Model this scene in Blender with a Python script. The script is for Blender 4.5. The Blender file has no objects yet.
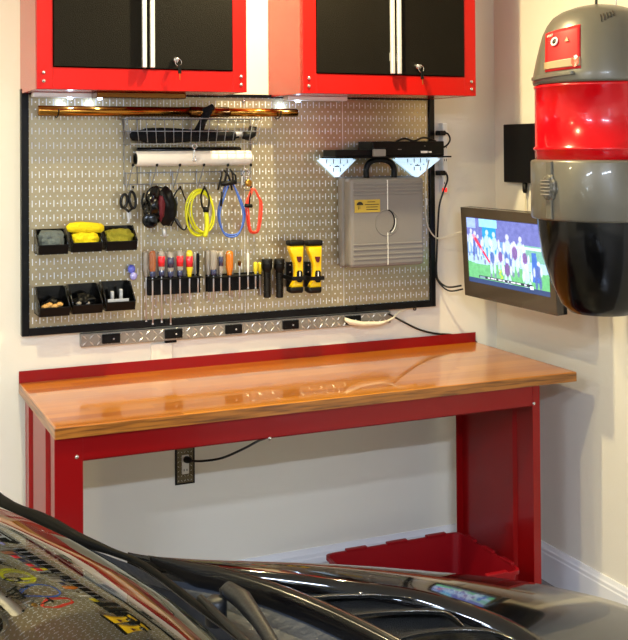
import bpy, bmesh, math, random
from mathutils import Vector, Matrix, Quaternion, noise
random.seed(7)
scn = bpy.context.scene
COL = scn.collection
PI = math.pi

# ------------------------------------------------------------------ camera
CAM = Vector((-0.63626, -3.52521, 1.69457))
YAW, PITCH, ROLL = 0.374354, 0.010808, -0.005803
FPX, PPX, PPY = 1003.815, 226.330, 137.222
Fv = Vector((math.sin(YAW)*math.cos(PITCH), math.cos(YAW)*math.cos(PITCH), math.sin(PITCH)))
R0 = Fv.cross(Vector((0, 0, 1))).normalized(); U0 = R0.cross(Fv)
Rv = R0*math.cos(ROLL)+U0*math.sin(ROLL); Uv = -R0*math.sin(ROLL)+U0*math.cos(ROLL)
cd = bpy.data.cameras.new('camera'); cam = bpy.data.objects.new('camera', cd); COL.objects.link(cam)
cam.matrix_world = Matrix(((Rv.x, Uv.x, -Fv.x, CAM.x), (Rv.y, Uv.y, -Fv.y, CAM.y), (Rv.z, Uv.z, -Fv.z, CAM.z), (0, 0, 0, 1)))
cd.sensor_fit = 'HORIZONTAL'; cd.sensor_width = 36; cd.lens = FPX/628*36
cd.shift_x = (314-PPX)/628; cd.shift_y = (PPY-320)/628
cd.clip_start = 0.05
scn.camera = cam

def at(u, v, ax, val):
    "point on the plane axis=val (real place of a thing) seen at photo pixel u,v"
    d = Fv+Rv*((u-PPX)/FPX)-Uv*((v-PPY)/FPX)
    t = (val-CAM[ax])/d[ax]
    return CAM+d*t
def aY(u, v, y=-0.02): return at(u, v, 1, y)
def aX(u, v, x): return at(u, v, 0, x)
def aZ(u, v, z): return at(u, v, 2, z)

# ------------------------------------------------------------------ materials
def lin(c):
    return tuple(((x/12.92) if x <= .04045 else ((x+.055)/1.055)**2.4) for x in c[:3])+(1,)
def hexc(r, g, b): return lin((r/255, g/255, b/255))
def mat(name, rgb, rough=.5, metal=0., coat=0., spec=.5, emit=None, estr=0., bump=0., bscale=60., var=0., vscale=8., trans=0., ior=1.45, aniso=None):
    m = bpy.data.materials.new(name); m.use_nodes = True
    nt = m.node_tree; b = nt.nodes['Principled BSDF']
    c = hexc(*rgb)
    b.inputs['Base Color'].default_value = c
    b.inputs['Roughness'].default_value = rough
    b.inputs['Metallic'].default_value = metal
    b.inputs['Coat Weight'].default_value = coat
    b.inputs['Coat Roughness'].default_value = .06
    b.inputs['Specular IOR Level'].default_value = spec
    b.inputs['Transmission Weight'].default_value = trans
    b.inputs['IOR'].default_value = ior
    if emit:
        b.inputs['Emission Color'].default_value = hexc(*emit); b.inputs['Emission Strength'].default_value = estr
    tc = nt.nodes.new('ShaderNodeTexCoord')
    if var > 0 or bump > 0:
        n = nt.nodes.new('ShaderNodeTexNoise'); n.inputs['Scale'].default_value = vscale; n.inputs['Detail'].default_value = 4
        nt.links.new(tc.outputs['Object'], n.inputs['Vector'])
    if var > 0:
        mx = nt.nodes.new('ShaderNodeMix'); mx.data_type = 'RGBA'
        mx.inputs['A'].default_value = tuple(x*(1-var) for x in c[:3])+(1,)
        mx.inputs['B'].default_value = tuple(min(1, x*(1+var)) for x in c[:3])+(1,)
        nt.links.new(n.outputs['Fac'], mx.inputs['Factor']); nt.links.new(mx.outputs['Result'], b.inputs['Base Color'])
    if bump > 0:
        n2 = nt.nodes.new('ShaderNodeTexNoise'); n2.inputs['Scale'].default_value = bscale; n2.inputs['Detail'].default_value = 3
        nt.links.new(tc.outputs['Object'], n2.inputs['Vector'])
        bp = nt.nodes.new('ShaderNodeBump'); bp.inputs['Strength'].default_value = bump; bp.inputs['Distance'].default_value = .01
        nt.links.new(n2.outputs['Fac'], bp.inputs['Height']); nt.links.new(bp.outputs['Normal'], b.inputs['Normal'])
    return m

M = {}
M['wall'] = mat('wall_paint', (231, 225, 209), .75, bump=.06, bscale=220, var=.015, vscale=2)
M['ceil'] = mat('ceiling_paint', (225, 222, 214), .9, bump=.05, bscale=150)
M['trim'] = mat('trim_paint', (236, 236, 236), .35, var=.01)
M['floor'] = mat('garage_floor_coating', (120, 116, 110), .25, coat=.3, var=.12, vscale=20, bump=.05)
M['red'] = mat('red_powder_coat', (184, 13, 6), .4, coat=.05, spec=.3, bump=.03, bscale=400, var=.02)
M['redside'] = mat('red_enamel_side', (188, 26, 14), .22, coat=.45, spec=.4, var=.02)
M['benchred'] = mat('red_bench_enamel', (136, 5, 8), .32, coat=.15, spec=.35, bump=.03, bscale=300, var=.03)
M['doorblk'] = mat('black_door_texture', (17, 14, 9), .55, spec=.12, bump=.3, bscale=330, var=.1)
M['black'] = mat('black_plastic', (9, 9, 10), .45, spec=.2, bump=.04, bscale=200, var=.1)
M['blackgloss'] = mat('black_gloss', (7, 7, 8), .16, coat=.1, spec=.35, var=.1)
M['blackframe'] = mat('black_frame_metal', (7, 7, 9), .35, spec=.25, var=.1)
M['fabric'] = mat('black_fabric', (13, 14, 16), .8, spec=.3, bump=.5, bscale=300, var=.2)
M['chrome'] = mat('chrome', (225, 225, 228), .12, 1., var=.02)
M['alu'] = mat('brushed_aluminium', (232, 232, 234), .38, .6, var=.05, vscale=60)
M['steel'] = mat('steel_shaft', (196, 198, 204), .38, .55, var=.03)
M['wire'] = mat('wire_chrome', (150, 152, 156), .35, .6, var=.03)
M['brass'] = mat('brass', (190, 140, 62), .3, 1., var=.08)
M['bronze'] = mat('bronze_tube', (172, 118, 48), .2, 1., var=.05, vscale=30)
M['bronzedark'] = mat('bronze_tube_dark', (120, 78, 36), .2, 1., var=.05, vscale=30)
M['white'] = mat('white_plastic', (232, 230, 224), .4, var=.02)
M['offwhite'] = mat('offwhite_cord', (225, 216, 190), .5, var=.03)
M['paper'] = mat('paper_roll', (236, 228, 216), .7, bump=.1, bscale=120, var=.02)
M['rubber'] = mat('black_rubber', (8, 8, 8), .5, spec=.3, bump=.1, bscale=300, var=.1)
M['cord'] = mat('black_cord', (14, 14, 14), .4, var=.1)
M['yellow'] = mat('yellow_plastic', (250, 205, 8), .35, coat=.2, var=.02)
M['ycable'] = mat('yellow_cable', (205, 205, 20), .4, coat=.2, var=.05)
M['bcable'] = mat('blue_cable', (70, 104, 190), .4, coat=.2, var=.05)
M['rcable'] = mat('red_orange_cable', (232, 66, 40), .4, coat=.2, var=.05)
M['ragyellow'] = mat('yellow_cloth', (245, 218, 20), .9, bump=.7, bscale=90, var=.1, vscale=25)
M['raggreen'] = mat('yellow_green_cloth', (150, 142, 36), .9, bump=.7, bscale=90, var=.18, vscale=25)
M['raggrey'] = mat('grey_cloth', (104, 112, 108), .9, bump=.7, bscale=90, var=.3, vscale=25)
M['tan'] = mat('tan_part', (180, 140, 80), .5, var=.2, vscale=40)
M['grey'] = mat('grey_case_plastic', (126, 121, 116), .45, coat=.05, spec=.35, bump=.08, bscale=350, var=.03)
M['vacgrey'] = mat('grey_metallic_shell', (104, 101, 92), .34, .25, coat=.35, var=.02)
M['vacred'] = mat('vacuum_red_enamel', (196, 3, 16), .2, coat=.35, spec=.4, var=.01)
M['labelred'] = mat('label_red', (196, 34, 38), .5, spec=.3, var=.03)
M['labelgold'] = mat('label_gold', (160, 138, 108), .4, var=.05)
M['labelyellow'] = mat('label_yellow', (186, 158, 60), .5, var=.04)
M['redtote'] = mat('red_tote_plastic', (140, 7, 18), .45, coat=.05, spec=.3, bump=.05, bscale=120, var=.04)
M['tvbezel'] = mat('tv_bezel_bronze', (88, 78, 66), .25, .4, coat=.4, var=.04)
M['blueball'] = mat('blue_glass_ball', (98, 110, 220), .2, coat=.8, var=.05)
M['lavball'] = mat('lavender_ball', (160, 160, 230), .2, coat=.8, var=.05)
M['clear'] = mat('clear_handle_acetate', (196, 188, 178), .12, coat=1., trans=.45, var=.04)
M['hblue'] = mat('navy_handle_acetate', (44, 52, 92), .15, coat=1., trans=.1, var=.1)
M['hred'] = mat('red_handle_acetate', (232, 30, 52), .15, coat=1., trans=.1, var=.05)
M['horange'] = mat('orange_handle_acetate', (226, 128, 20), .15, coat=1., trans=.2, var=.08)
M['hamber'] = mat('amber_handle_acetate', (176, 104, 60), .15, coat=1., trans=.3, var=.08)
M['hyellow'] = mat('yellow_handle_acetate', (236, 214, 40), .15, coat=1., trans=.1, var=.05)
M['darkred'] = mat('dark_red_cloth', (92, 14, 28), .6, bump=.4, bscale=90, var=.2)
M['carpaint'] = mat('car_paint_black', (10, 8, 8), .06, coat=.6, spec=.5, ior=1.45, var=.05)
M['sealblack'] = mat('seal_black', (4, 4, 4), .55, spec=.1)
M['carsatin'] = mat('car_satin_black', (12, 10, 10), .2, coat=.3, spec=.4, var=.05)
M['carmatte'] = mat('car_trim_black', (16, 17, 19), .45, var=.1, bump=.1, bscale=200)
M['cowl'] = mat('car_cowl_plastic', (38, 44, 54), .5, bump=.25, bscale=60, var=.25, vscale=14)
M['mesh'] = mat('car_vent_mesh', (20, 19, 17), .42, bump=1., bscale=420, var=.4, vscale=300)
M['slatedge'] = mat('vent_slat_edge', (58, 54, 46), .2, .6, coat=.6, var=.05)
M['tyre'] = mat('tyre_rubber', (20, 20, 20), .8, bump=.2, var=.1)
M['dash'] = mat('dashboard_vinyl', (34, 32, 28), .7, bump=.2, bscale=200, var=.2)
M['redlens'] = mat('red_switch', (230, 20, 20), .3, emit=(255, 20, 10), estr=1.5, var=.02)
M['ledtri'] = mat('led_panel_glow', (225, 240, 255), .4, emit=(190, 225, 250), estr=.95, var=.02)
M['led'] = mat('led_puck_glow', (230, 240, 255), .4, emit=(190, 215, 255), estr=8, var=.02)
M['lampwarm'] = mat('downlight_glow', (255, 220, 170), .4, emit=(255, 214, 160), estr=12, var=.02)
M['lampcool'] = mat('tube_light_glow', (240, 244, 255), .4, emit=(226, 232, 255), estr=5, var=.02)
M['ink'] = mat('dark_ink', (40, 34, 26), .5, var=.1)
M['whiteink'] = mat('white_ink', (235, 215, 205), .5, var=.02)

def mnode(nt, op, a, b=None, c=None):
    n = nt.nodes.new('ShaderNodeMath'); n.operation = op
    for i, x in enumerate((a, b, c)):
        if x is None: continue
        if isinstance(x, (int, float)): n.inputs[i].default_value = x
        else: nt.links.new(x, n.inputs[i])
    return n.outputs[0]

def pegboard_material():
    m = bpy.data.materials.new('galvanised_pegboard'); m.use_nodes = True
    nt = m.node_tree; b = nt.nodes['Principled BSDF']
    tc = nt.nodes.new('ShaderNodeTexCoord'); sp = nt.nodes.new('ShaderNodeSeparateXYZ')
    nt.links.new(tc.outputs['Object'], sp.inputs[0])
    inch = .0254
    X = mnode(nt, 'DIVIDE', sp.outputs['X'], inch); Z = mnode(nt, 'DIVIDE', sp.outputs['Z'], inch)
    # vertical slots: one per inch, in rows two inches apart
    dx = mnode(nt, 'ABSOLUTE', mnode(nt, 'SUBTRACT', mnode(nt, 'FRACT', X), .5))
    dz = mnode(nt, 'ABSOLUTE', mnode(nt, 'SUBTRACT', mnode(nt, 'MULTIPLY', mnode(nt, 'FRACT', mnode(nt, 'DIVIDE', mnode(nt, 'ADD', Z, 0.0), 2)), 2), 1.0))
    slot = mnode(nt, 'MULTIPLY', mnode(nt, 'LESS_THAN', dx, .062), mnode(nt, 'LESS_THAN', dz, .46))
    # round holes between
    hx = mnode(nt, 'ABSOLUTE', mnode(nt, 'SUBTRACT', mnode(nt, 'FRACT', mnode(nt, 'ADD', X, .5)), .5))
    hz = mnode(nt, 'ABSOLUTE', mnode(nt, 'SUBTRACT', mnode(nt, 'FRACT', mnode(nt, 'ADD', Z, .5)), .5))
    rr = mnode(nt, 'ADD', mnode(nt, 'MULTIPLY', hx, hx), mnode(nt, 'MULTIPLY', hz, hz))
    hole = mnode(nt, 'LESS_THAN', rr, .0115)
    allh = mnode(nt, 'MAXIMUM', slot, hole)
    n = nt.nodes.new('ShaderNodeTexNoise'); n.inputs['Scale'].default_value = 9; n.inputs['Detail'].default_value = 6
    nt.links.new(tc.outputs['Object'], n.inputs['Vector'])
    base = nt.nodes.new('ShaderNodeMix'); base.data_type = 'RGBA'
    base.inputs['A'].default_value = hexc(162, 150, 122); base.inputs['B'].default_value = hexc(186, 172, 140)
    nt.links.new(n.outputs['Fac'], base.inputs['Factor'])
    mx = nt.nodes.new('ShaderNodeMix'); mx.data_type = 'RGBA'
    nt.links.new(allh, mx.inputs['Factor']); nt.links.new(base.outputs['Result'], mx.inputs['A'])
    mx.inputs['B'].default_value = hexc(232, 238, 246)
    nt.links.new(mx.outputs['Result'], b.inputs['Base Color'])
    nt.links.new(mnode(nt, 'MULTIPLY', mnode(nt, 'SUBTRACT', 1.0, allh), .7), b.inputs['Metallic'])
    b.inputs['Roughness'].default_value = .34
    bp = nt.nodes.new('ShaderNodeBump'); bp.inputs['Strength'].default_value = .5; bp.inputs['Distance'].default_value = .002; bp.invert = True
    nt.links.new(allh, bp.inputs['Height']); nt.links.new(bp.outputs['Normal'], b.inputs['Normal'])
    return m
M['peg'] = pegboard_material()

def wood_material():
    m = bpy.data.materials.new('varnished_butcher_block'); m.use_nodes = True
    nt = m.node_tree; b = nt.nodes['Principled BSDF']
    tc = nt.nodes.new('ShaderNodeTexCoord'); mp = nt.nodes.new('ShaderNodeMapping')
    mp.inputs['Scale'].default_value = (1.2, 22, 30)
    nt.links.new(tc.outputs['Object'], mp.inputs['Vector'])
    n = nt.nodes.new('ShaderNodeTexNoise'); n.inputs['Scale'].default_value = 1.6; n.inputs['Detail'].default_value = 6
    nt.links.new(mp.outputs['Vector'], n.inputs['Vector'])
    sp = nt.nodes.new('ShaderNodeSeparateXYZ'); nt.links.new(tc.outputs['Object'], sp.inputs[0])
    # laminated staves along X
    row = mnode(nt, 'FLOOR', mnode(nt, 'DIVIDE', sp.outputs['Y'], .042))
    colx = mnode(nt, 'FLOOR', mnode(nt, 'ADD', mnode(nt, 'MULTIPLY', sp.outputs['X'], 1.9), mnode(nt, 'MULTIPLY', row, .37)))
    cb = nt.nodes.new('ShaderNodeCombineXYZ'); nt.links.new(row, cb.inputs[0]); nt.links.new(colx, cb.inputs[1])
    wn = nt.nodes.new('ShaderNodeTexWhiteNoise'); wn.noise_dimensions = '2D'; nt.links.new(cb.outputs[0], wn.inputs['Vector'])
    fac = mnode(nt, 'ADD', mnode(nt, 'MULTIPLY', n.outputs['Fac'], .6), mnode(nt, 'MULTIPLY', wn.outputs['Value'], .4))
    cr = nt.nodes.new('ShaderNodeValToRGB')
    cr.color_ramp.elements[0].position = .2; cr.color_ramp.elements[0].color = hexc(152, 82, 0)
    cr.color_ramp.elements[1].position = .85; cr.color_ramp.elements[1].color = hexc(196, 124, 8)
    nt.links.new(fac, cr.inputs[0]); nt.links.new(cr.outputs['Color'], b.inputs['Base Color'])
    b.inputs['Roughness'].default_value = .3
    b.inputs['Coat Weight'].default_value = 1.; b.inputs['Coat Roughness'].default_value = .035; b.inputs['Coat IOR'].default_value = 1.65
    return m
M['wood'] = wood_material()
def edge_material():
    m = mat('varnished_wood_edge', (150, 104, 44), .35, coat=.3)
    nt = m.node_tree; b = nt.nodes['Principled BSDF']; tc = nt.nodes['Texture Coordinate']
    mp = nt.nodes.new('ShaderNodeMapping'); mp.inputs['Scale'].default_value = (5, 5, 90); nt.links.new(tc.outputs['Object'], mp.inputs['Vector'])
    n = nt.nodes.new('ShaderNodeTexNoise'); n.inputs['Scale'].default_value = 1.2; n.inputs['Detail'].default_value = 5; nt.links.new(mp.outputs['Vector'], n.inputs['Vector'])
    cr = nt.nodes.new('ShaderNodeValToRGB'); cr.color_ramp.elements[0].position = .34; cr.color_ramp.elements[0].color = hexc(104, 60, 20)
    cr.color_ramp.elements[1].position = .56; cr.color_ramp.elements[1].color = hexc(166, 104, 38)
    nt.links.new(n.outputs['Fac'], cr.inputs[0]); nt.links.new(cr.outputs['Color'], b.inputs['Base Color'])
    return m
M['woodedge'] = edge_material()

def glass_material():
    m = bpy.data.materials.new('windshield_glass'); m.use_nodes = True
    nt = m.node_tree; nt.nodes.clear()
    out = nt.nodes.new('ShaderNodeOutputMaterial'); mix = nt.nodes.new('ShaderNodeMixShader')
    tr = nt.nodes.new('ShaderNodeBsdfTransparent'); gl = nt.nodes.new('ShaderNodeBsdfGlossy'); fr = nt.nodes.new('ShaderNodeFresnel')
    tr.inputs['Color'].default_value = (.35, .38, .36, 1); gl.inputs['Roughness'].default_value = .015
    gl.inputs['Color'].default_value = (.95, 1, .95, 1)
    fr.inputs['IOR'].default_value = 2.8
    nt.links.new(fr.outputs[0], mix.inputs[0]); nt.links.new(tr.outputs[0], mix.inputs[1]); nt.links.new(gl.outputs[0], mix.inputs[2])
    nt.links.new(mix.outputs[0], out.inputs['Surface'])
    return m
M['glass'] = glass_material()

def vcol_emission(name, strength):
    m = bpy.data.materials.new(name); m.use_nodes = True
    nt = m.node_tree; b = nt.nodes['Principled BSDF']
    a = nt.nodes.new('ShaderNodeVertexColor'); a.layer_name = 'picture'
    b.inputs['Base Color'].default_value = (.01, .01, .01, 1); b.inputs['Roughness'].default_value = .2
    nt.links.new(a.outputs['Color'], b.inputs['Emission Color']); b.inputs['Emission Strength'].default_value = strength
    return m
M['screen'] = vcol_emission('tv_picture', 1.5)

# ------------------------------------------------------------------ mesh builder
class MB:
    def __init__(s): s.bm = bmesh.new()
    def _add(s, verts, faces, smooth=False):
        vs = [s.bm.verts.new(v) for v in verts]
        for f in faces:
            try:
                fc = s.bm.faces.new([vs[i] for i in f]); fc.smooth = smooth
            except ValueError: pass
        return vs
    def box(s, x0, x1, y0, y1, z0, z1, bev=0., mtx=None):
        t = bmesh.new()
        bmesh.ops.create_cube(t, size=1)
        for v in t.verts:
            v.co = Vector(((x0+x1)/2+v.co.x*abs(x1-x0), (y0+y1)/2+v.co.y*abs(y1-y0), (z0+z1)/2+v.co.z*abs(z1-z0)))
        if bev > 0: bmesh.ops.bevel(t, geom=t.edges[:], offset=bev, segments=2, affect='EDGES', profile=.5)
        if mtx is not None:
            for v in t.verts: v.co = mtx @ v.co
        t.verts.index_update()
        s._add([v.co.copy() for v in t.verts], [[v.index for v in f.verts] for f in t.faces]); t.free(); return s
    def poly(s, pts): s._add(pts, [list(range(len(pts)))]); return s
    def prism(s, pts, ext, bev=0.):
        "closed polygon pts extruded by vector ext"
        t = bmesh.new()
        n = len(pts); ext = Vector(ext)
        a = [t.verts.new(Vector(p)) for p in pts]; b = [t.verts.new(Vector(p)+ext) for p in pts]
        t.faces.new(a); t.faces.new(list(reversed(b)))
        for i in range(n): t.faces.new((a[i], b[i], b[(i+1) % n], a[(i+1) % n]))
        bmesh.ops.recalc_face_normals(t, faces=t.faces[:])
        if bev > 0: bmesh.ops.bevel(t, geom=t.edges[:], offset=bev, segments=2, affect='EDGES', profile=.5)
        t.verts.index_update()
        s._add([v.co.copy() for v in t.verts], [[v.index for v in f.verts] for f in t.faces]); t.free(); return s
    def tube(s, pts, r, closed=False, n=8, smooth_path=0, caps=True):
        pts = [Vector(p) for p in pts]
        if smooth_path: pts = catmull(pts, smooth_path, closed)
        m = len(pts); rings = []
        up = None
        for i, p in enumerate(pts):
            a = pts[(i-1) % m] if (closed or i > 0) else p
            b = pts[(i+1) % m] if (closed or i < m-1) else p
            t = (b-a).normalized()
            if up is None:
                up = Vector((0, 0, 1)) if abs(t.z) < .9 else Vector((0, 1, 0))
            up = (up-t*up.dot(t)).normalized(); sd = t.cross(up)
            rr = r[i] if isinstance(r, (list, tuple)) else r
            rings.append([p+up*math.cos(2*PI*k/n)*rr+sd*math.sin(2*PI*k/n)*rr for k in range(n)])
        V = [v for rg in rings for v in rg]; Fc = []
        for i in range(m if closed else m-1):
            j = (i+1) % m
            for k in range(n): Fc.append((i*n+k, i*n+(k+1) % n, j*n+(k+1) % n, j*n+k))
        if not closed and caps: Fc += [tuple(range(n))[::-1], tuple((m-1)*n+k for k in range(n))]
        s._add(V, Fc, True); return s
    def lathe(s, prof, c, axis=(0, 0, 1), n=32, caps=True):
        "prof: (r, h) along axis from c"
        ax = Vector(axis).normalized(); u = ax.orthogonal().normalized(); w = ax.cross(u); c = Vector(c)
        V = []; Fc = []
        for r, h in prof:
            for k in range(n): V.append(c+ax*h+(u*math.cos(2*PI*k/n)+w*math.sin(2*PI*k/n))*max(r, 1e-5))
        for i in range(len(prof)-1):
            for k in range(n): Fc.append((i*n+k, i*n+(k+1) % n, (i+1)*n+(k+1) % n, (i+1)*n+k))
        if caps: Fc += [tuple(range(n))[::-1], tuple((len(prof)-1)*n+k for k in range(n))]
        s._add(V, Fc, True); return s
    def loft(s, rings, caps=True, smooth=True, closed=True):
        n = len(rings[0]); V = [v for r in rings for v in r]; Fc = []
        for i in range(len(rings)-1):
            for k in range(n if closed else n-1): Fc.append((i*n+k, i*n+(k+1) % n, (i+1)*n+(k+1) % n, (i+1)*n+k))
        if caps and closed: Fc += [tuple(range(n))[::-1], tuple((len(rings)-1)*n+k for k in range(n))]
        s._add(V, Fc, smooth); return s
    def blob(s, c, sx, sy, sz, amp=.15, fr=3., seed=0, sub=3, box=0.):
        t = bmesh.new(); bmesh.ops.create_icosphere(t, subdivisions=sub, radius=1)
        for v in t.verts:
            p = v.co.copy()
            if box > 0:
                q = Vector([math.copysign(abs(a)**(1-box), a) for a in p]); p = q
            d = 1+amp*noise.noise(p*fr+Vector((seed*7.3, seed*3.1, 0)))
            v.co = Vector((c[0]+p.x*sx*d, c[1]+p.y*sy*d, c[2]+p.z*sz*d))
        t.verts.index_update()
        s._add([v.co.copy() for v in t.verts], [[v.index for v in f.verts] for f in t.faces], True); t.free(); return s
    def build(s, name, m, parent=None, label=None, sharp=True):
        bmesh.ops.recalc_face_normals(s.bm, faces=s.bm.faces[:])
        me = bpy.data.meshes.new(name)
        off = parent_world(parent) if parent else Vector((0, 0, 0))
        for v in s.bm.verts: v.co -= off
        s.bm.to_mesh(me); s.bm.free()
        me.materials.append(m)
        o = bpy.data.objects.new(name, me); COL.objects.link(o)
        if parent: o.parent = parent
        if label: o['label'] = label
        return o

def parent_world(p):
    v = Vector((0, 0, 0))
    while p: v += p.location; p = p.parent
    return v
def catmull(P, k, closed=False):
    out = []; n = len(P)
    rng = range(n if closed else n-1)
    for i in rng:
        if closed: a, b, c, d = P[(i-1) % n], P[i], P[(i+1) % n], P[(i+2) % n]
        else: a, b, c, d = P[max(i-1, 0)], P[i], P[i+1], P[min(i+2, n-1)]
        for j in range(k):
            t = j/k
            out.append(.5*((2*b)+(-a+c)*t+(2*a-5*b+4*c-d)*t*t+(-a+3*b-3*c+d)*t**3))
    if not closed: out.append(P[-1].copy())
    return out

def thing(name, label, cat, loc, group=None):
    o = bpy.data.objects.new(name, None); COL.objects.link(o); o.location = loc
    o.empty_display_size = .05
    o['label'] = label; o['category'] = cat
    if group: o['group'] = group
    return o
def tag(o, label, cat, group=None):
    o['label'] = label; o['category'] = cat
    if group: o['group'] = group
    return o
def struct(name, mb, m, parent=None):
    o = mb.build(name, m, parent); o['kind'] = 'structure'; return o
def text_mesh(name, body, size, m, parent, origin, xdir, ydir, depth=.0006, label=None):
    cu = bpy.data.curves.new(name, 'FONT'); cu.body = body; cu.size = size; cu.extrude = depth; cu.align_x = 'CENTER'; cu.align_y = 'CENTER'
    tmp = bpy.data.objects.new(name+'_tmp', cu); COL.objects.link(tmp)
    dg = bpy.context.evaluated_depsgraph_get(); me = bpy.data.meshes.new_from_object(tmp.evaluated_get(dg))
    COL.objects.unlink(tmp); bpy.data.objects.remove(tmp)
    me.name = name; me.materials.clear(); me.materials.append(m)
    x = Vector(xdir).normalized(); y = Vector(ydir); y = (y-x*y.dot(x)).normalized(); z = x.cross(y)
    off = parent_world(parent)
    for v in me.vertices: v.co = Vector(origin)-off+x*v.co.x+y*v.co.y+z*v.co.z
    o = bpy.data.objects.new(name, me); COL.objects.link(o); o.parent = parent
    if label: o['label'] = label
    return o

# ------------------------------------------------------------------ room
XR = 1.965; XL = -3.2; YB = -6.2; ZC = 2.75
struct('floor', MB().box(XL-.1, XR+.1, YB-.1, .1, -.1, 0), M['floor'])
struct('ceiling', MB().box(XL-.1, XR+.1, YB-.1, .1, ZC, ZC+.1), M['ceil'])
struct('wall_back', MB().box(XL-.1, XR+.1, 0, .1, 0, ZC), M['wall'])
struct('wall_right', MB().box(XR, XR+.1, YB, 0, 0, ZC), M['wall'])
struct('wall_left', MB().box(XL-.1, XL, YB, 0, 0, ZC), M['wall'])
struct('wall_front', MB().box(XL-.1, XR+.1, YB-.1, YB, 0, ZC), M['wall'])
def baseboard(name, back):
    prof = [(0, .0), (.016, 0), (.016, .105), (.0135, .110), (.0135, .122), (.010, .128), (.006, .142), (0, .142)]
    mb = MB()
    if back: mb.prism([(XL, -d, z) for d, z in prof], (XR-XL, 0, 0))
    else: mb.prism([(XR-d, -.016, z) for d, z in prof], (0, YB+.016, 0))
    struct(name, mb, M['trim'])
baseboard('baseboard_back', True); baseboard('baseboard_right', False)

M['daypane'] = mat('daylit_pane', (230, 236, 250), .3, emit=(226, 234, 255), estr=4, var=.01)  # glowing panel added behind the camera for the vacuum's streak and fill
wn = MB().box(-.68, -.30, YB-.001, YB+.02, .95, 2.3).build('window_1', M['trim']); wn['kind'] = 'structure'
MB().box(-.64, -.34, YB+.0205, YB+.024, 1.0, 2.26).build('pane', M['daypane'], wn)
# ------------------------------------------------------------------ wall cabinets
def wall_cabinet(x0, x1, label):
    z0, z1, yf = 1.888, 2.62, -.307
    t = thing('wall_cabinet', label, 'cabinet', ((x0+x1)/2, -.15, z0), 'red and black wall cabinets')
    # carcass : sides, bottom, top, back
    mb = MB(); th = .018
    mb.box(x0, x0+th, yf+.02, 0, z0, z1, .002); mb.box(x1-th, x1, yf+.02, 0, z0, z1, .002)
    mb.box(x0+th, x1-th, yf+.02, 0, z0+.001, z0+th); mb.box(x0+th, x1-th, yf+.02, 0, z1-th, z1)
    mb.box(x0+th, x1-th, -.012, 0, z0+th, z1-th)
    mb.build('carcass', M['redside'], t)
    fl = .052; fb = .071
    mb = MB()
    mb.box(x0, x0+fl, yf, yf+.022, z0, z1, .0015); mb.box(x1-fl, x1, yf, yf+.022, z0, z1, .0015)
    mb.box(x0+fl, x1-fl, yf, yf+.022, z0, z0+fb, .0015); mb.box(x0+fl, x1-fl, yf, yf+.022, z1-fb, z1, .0015)
    mb.build('face_frame', M['red'], t)
    xm = (x0+x1)/2+.003; dz0 = z0+fb+.003; dz1 = z1-fb-.003
    for k, (a, b) in enumerate(((x0+fl+.002, xm-.002), (xm+.002, x1-fl-.002))):
        d = MB().box(a, b, yf-.004, yf+.016, dz0, dz1, .002).build('door', M['doorblk'], t)
        s = -1 if k == 0 else 1
        hx = xm+s*.014
        MB().box(hx-.0075, hx+.0075, yf-.026, yf-.012, dz0+.001, dz1-.02, .003).box(hx-.004, hx+.004, yf-.013, yf-.003, dz0+.05, dz0+.08).box(hx-.004, hx+.004, yf-.013, yf-.003, dz1-.12, dz1-.08).build('handle', M['alu'], d, 'long brushed aluminium bar handle')
        if k == 1:
            lx = xm+.098; lz = z0+.105
            MB().lathe([(.012, 0), (.012, .006), (.009, .010), (.009, .016), (.006, .017)], (lx, yf-.003, lz), (0, -1, 0), 20).build('lock', M['chrome'], d)
    lx = xm+.098; lz = z0+.105
    for sx in (x0+.022, x1-.022):
        for dz in (.026, .054):
            MB().lathe([(.0068, 0), (.0066, .003), (.004, .006), (.001, .007)], (sx, yf, z0+dz), (0, -1, 0), 14).build('rivet', M['chrome'], t)
    # key with ring (hangs from the lock): thing of its own
    k = thing('cabinet_key', 'small key with dark fob in the lock of the %s cabinet' % ('left' if x0 < .5 else 'right'), 'key', (lx, yf-.02, lz))
    mb = MB()
    mb.lathe([(.007, 0), (.008, .003), (.007, .006)], (lx+.001, yf-.021, lz), (0, -1, 0), 16).box(lx-.001, lx+.001, yf-.028, yf-.019, lz-.012, lz+.004)
    mb.build('key_head', M['chrome'], k)
    MB().tube([(lx+math.cos(a)*.011+.004, yf-.028, lz-.010+math.sin(a)*.012) for a in [2*PI*i/14 for i in range(14)]], .0012, True, 6).build('ring', M['chrome'], k)
    MB().box(lx+.002, lx+.014, yf-.031, yf-.027, lz-.048, lz-.018, .002).build('fob', M['black'], k)
    MB().box(lx+.007, lx+.0095, yf-.031, yf-.028, lz-.068, lz-.045, .0005).build('key_blade', M['brass'], k)
    return t
wall_cabinet(-.024, .706, 'left red wall cabinet with two black doors above the tool board')
wall_cabinet(.923, 1.654, 'right red wall cabinet with two black doors nearer the corner')

# under-cabinet light rails with puck lights
def light_rail(x0, x1, pucks, label, y=-.24):
    t = thing('light_rail', label, 'light rail', ((x0+x1)/2, y, 1.87))
    MB().box(x0, x1, y-.022, y+.022, 1.872, 1.8885, .002).build('housing', M['alu'], t)
    for px in pucks:
        MB().lathe([(.010, 0), (.010, .004), (.006, .007)], (px, y, 1.8725), (0, 0, -1), 16).build('puck_light', M['led'], t)
light_rail(.0, .36, (.13, .235), 'short metal light strip under the left cabinet', -.1)
light_rail(.95, 1.2, (1.0,), 'short metal light strip under the right cabinet', -.1)
tag(MB().box(.20, .52, -.20, -.12, 1.868, 1.8885, .003).build('mounting_plate', M['bronzedark']), 'dark flat plate fixed under the left cabinet', 'plate')

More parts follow.
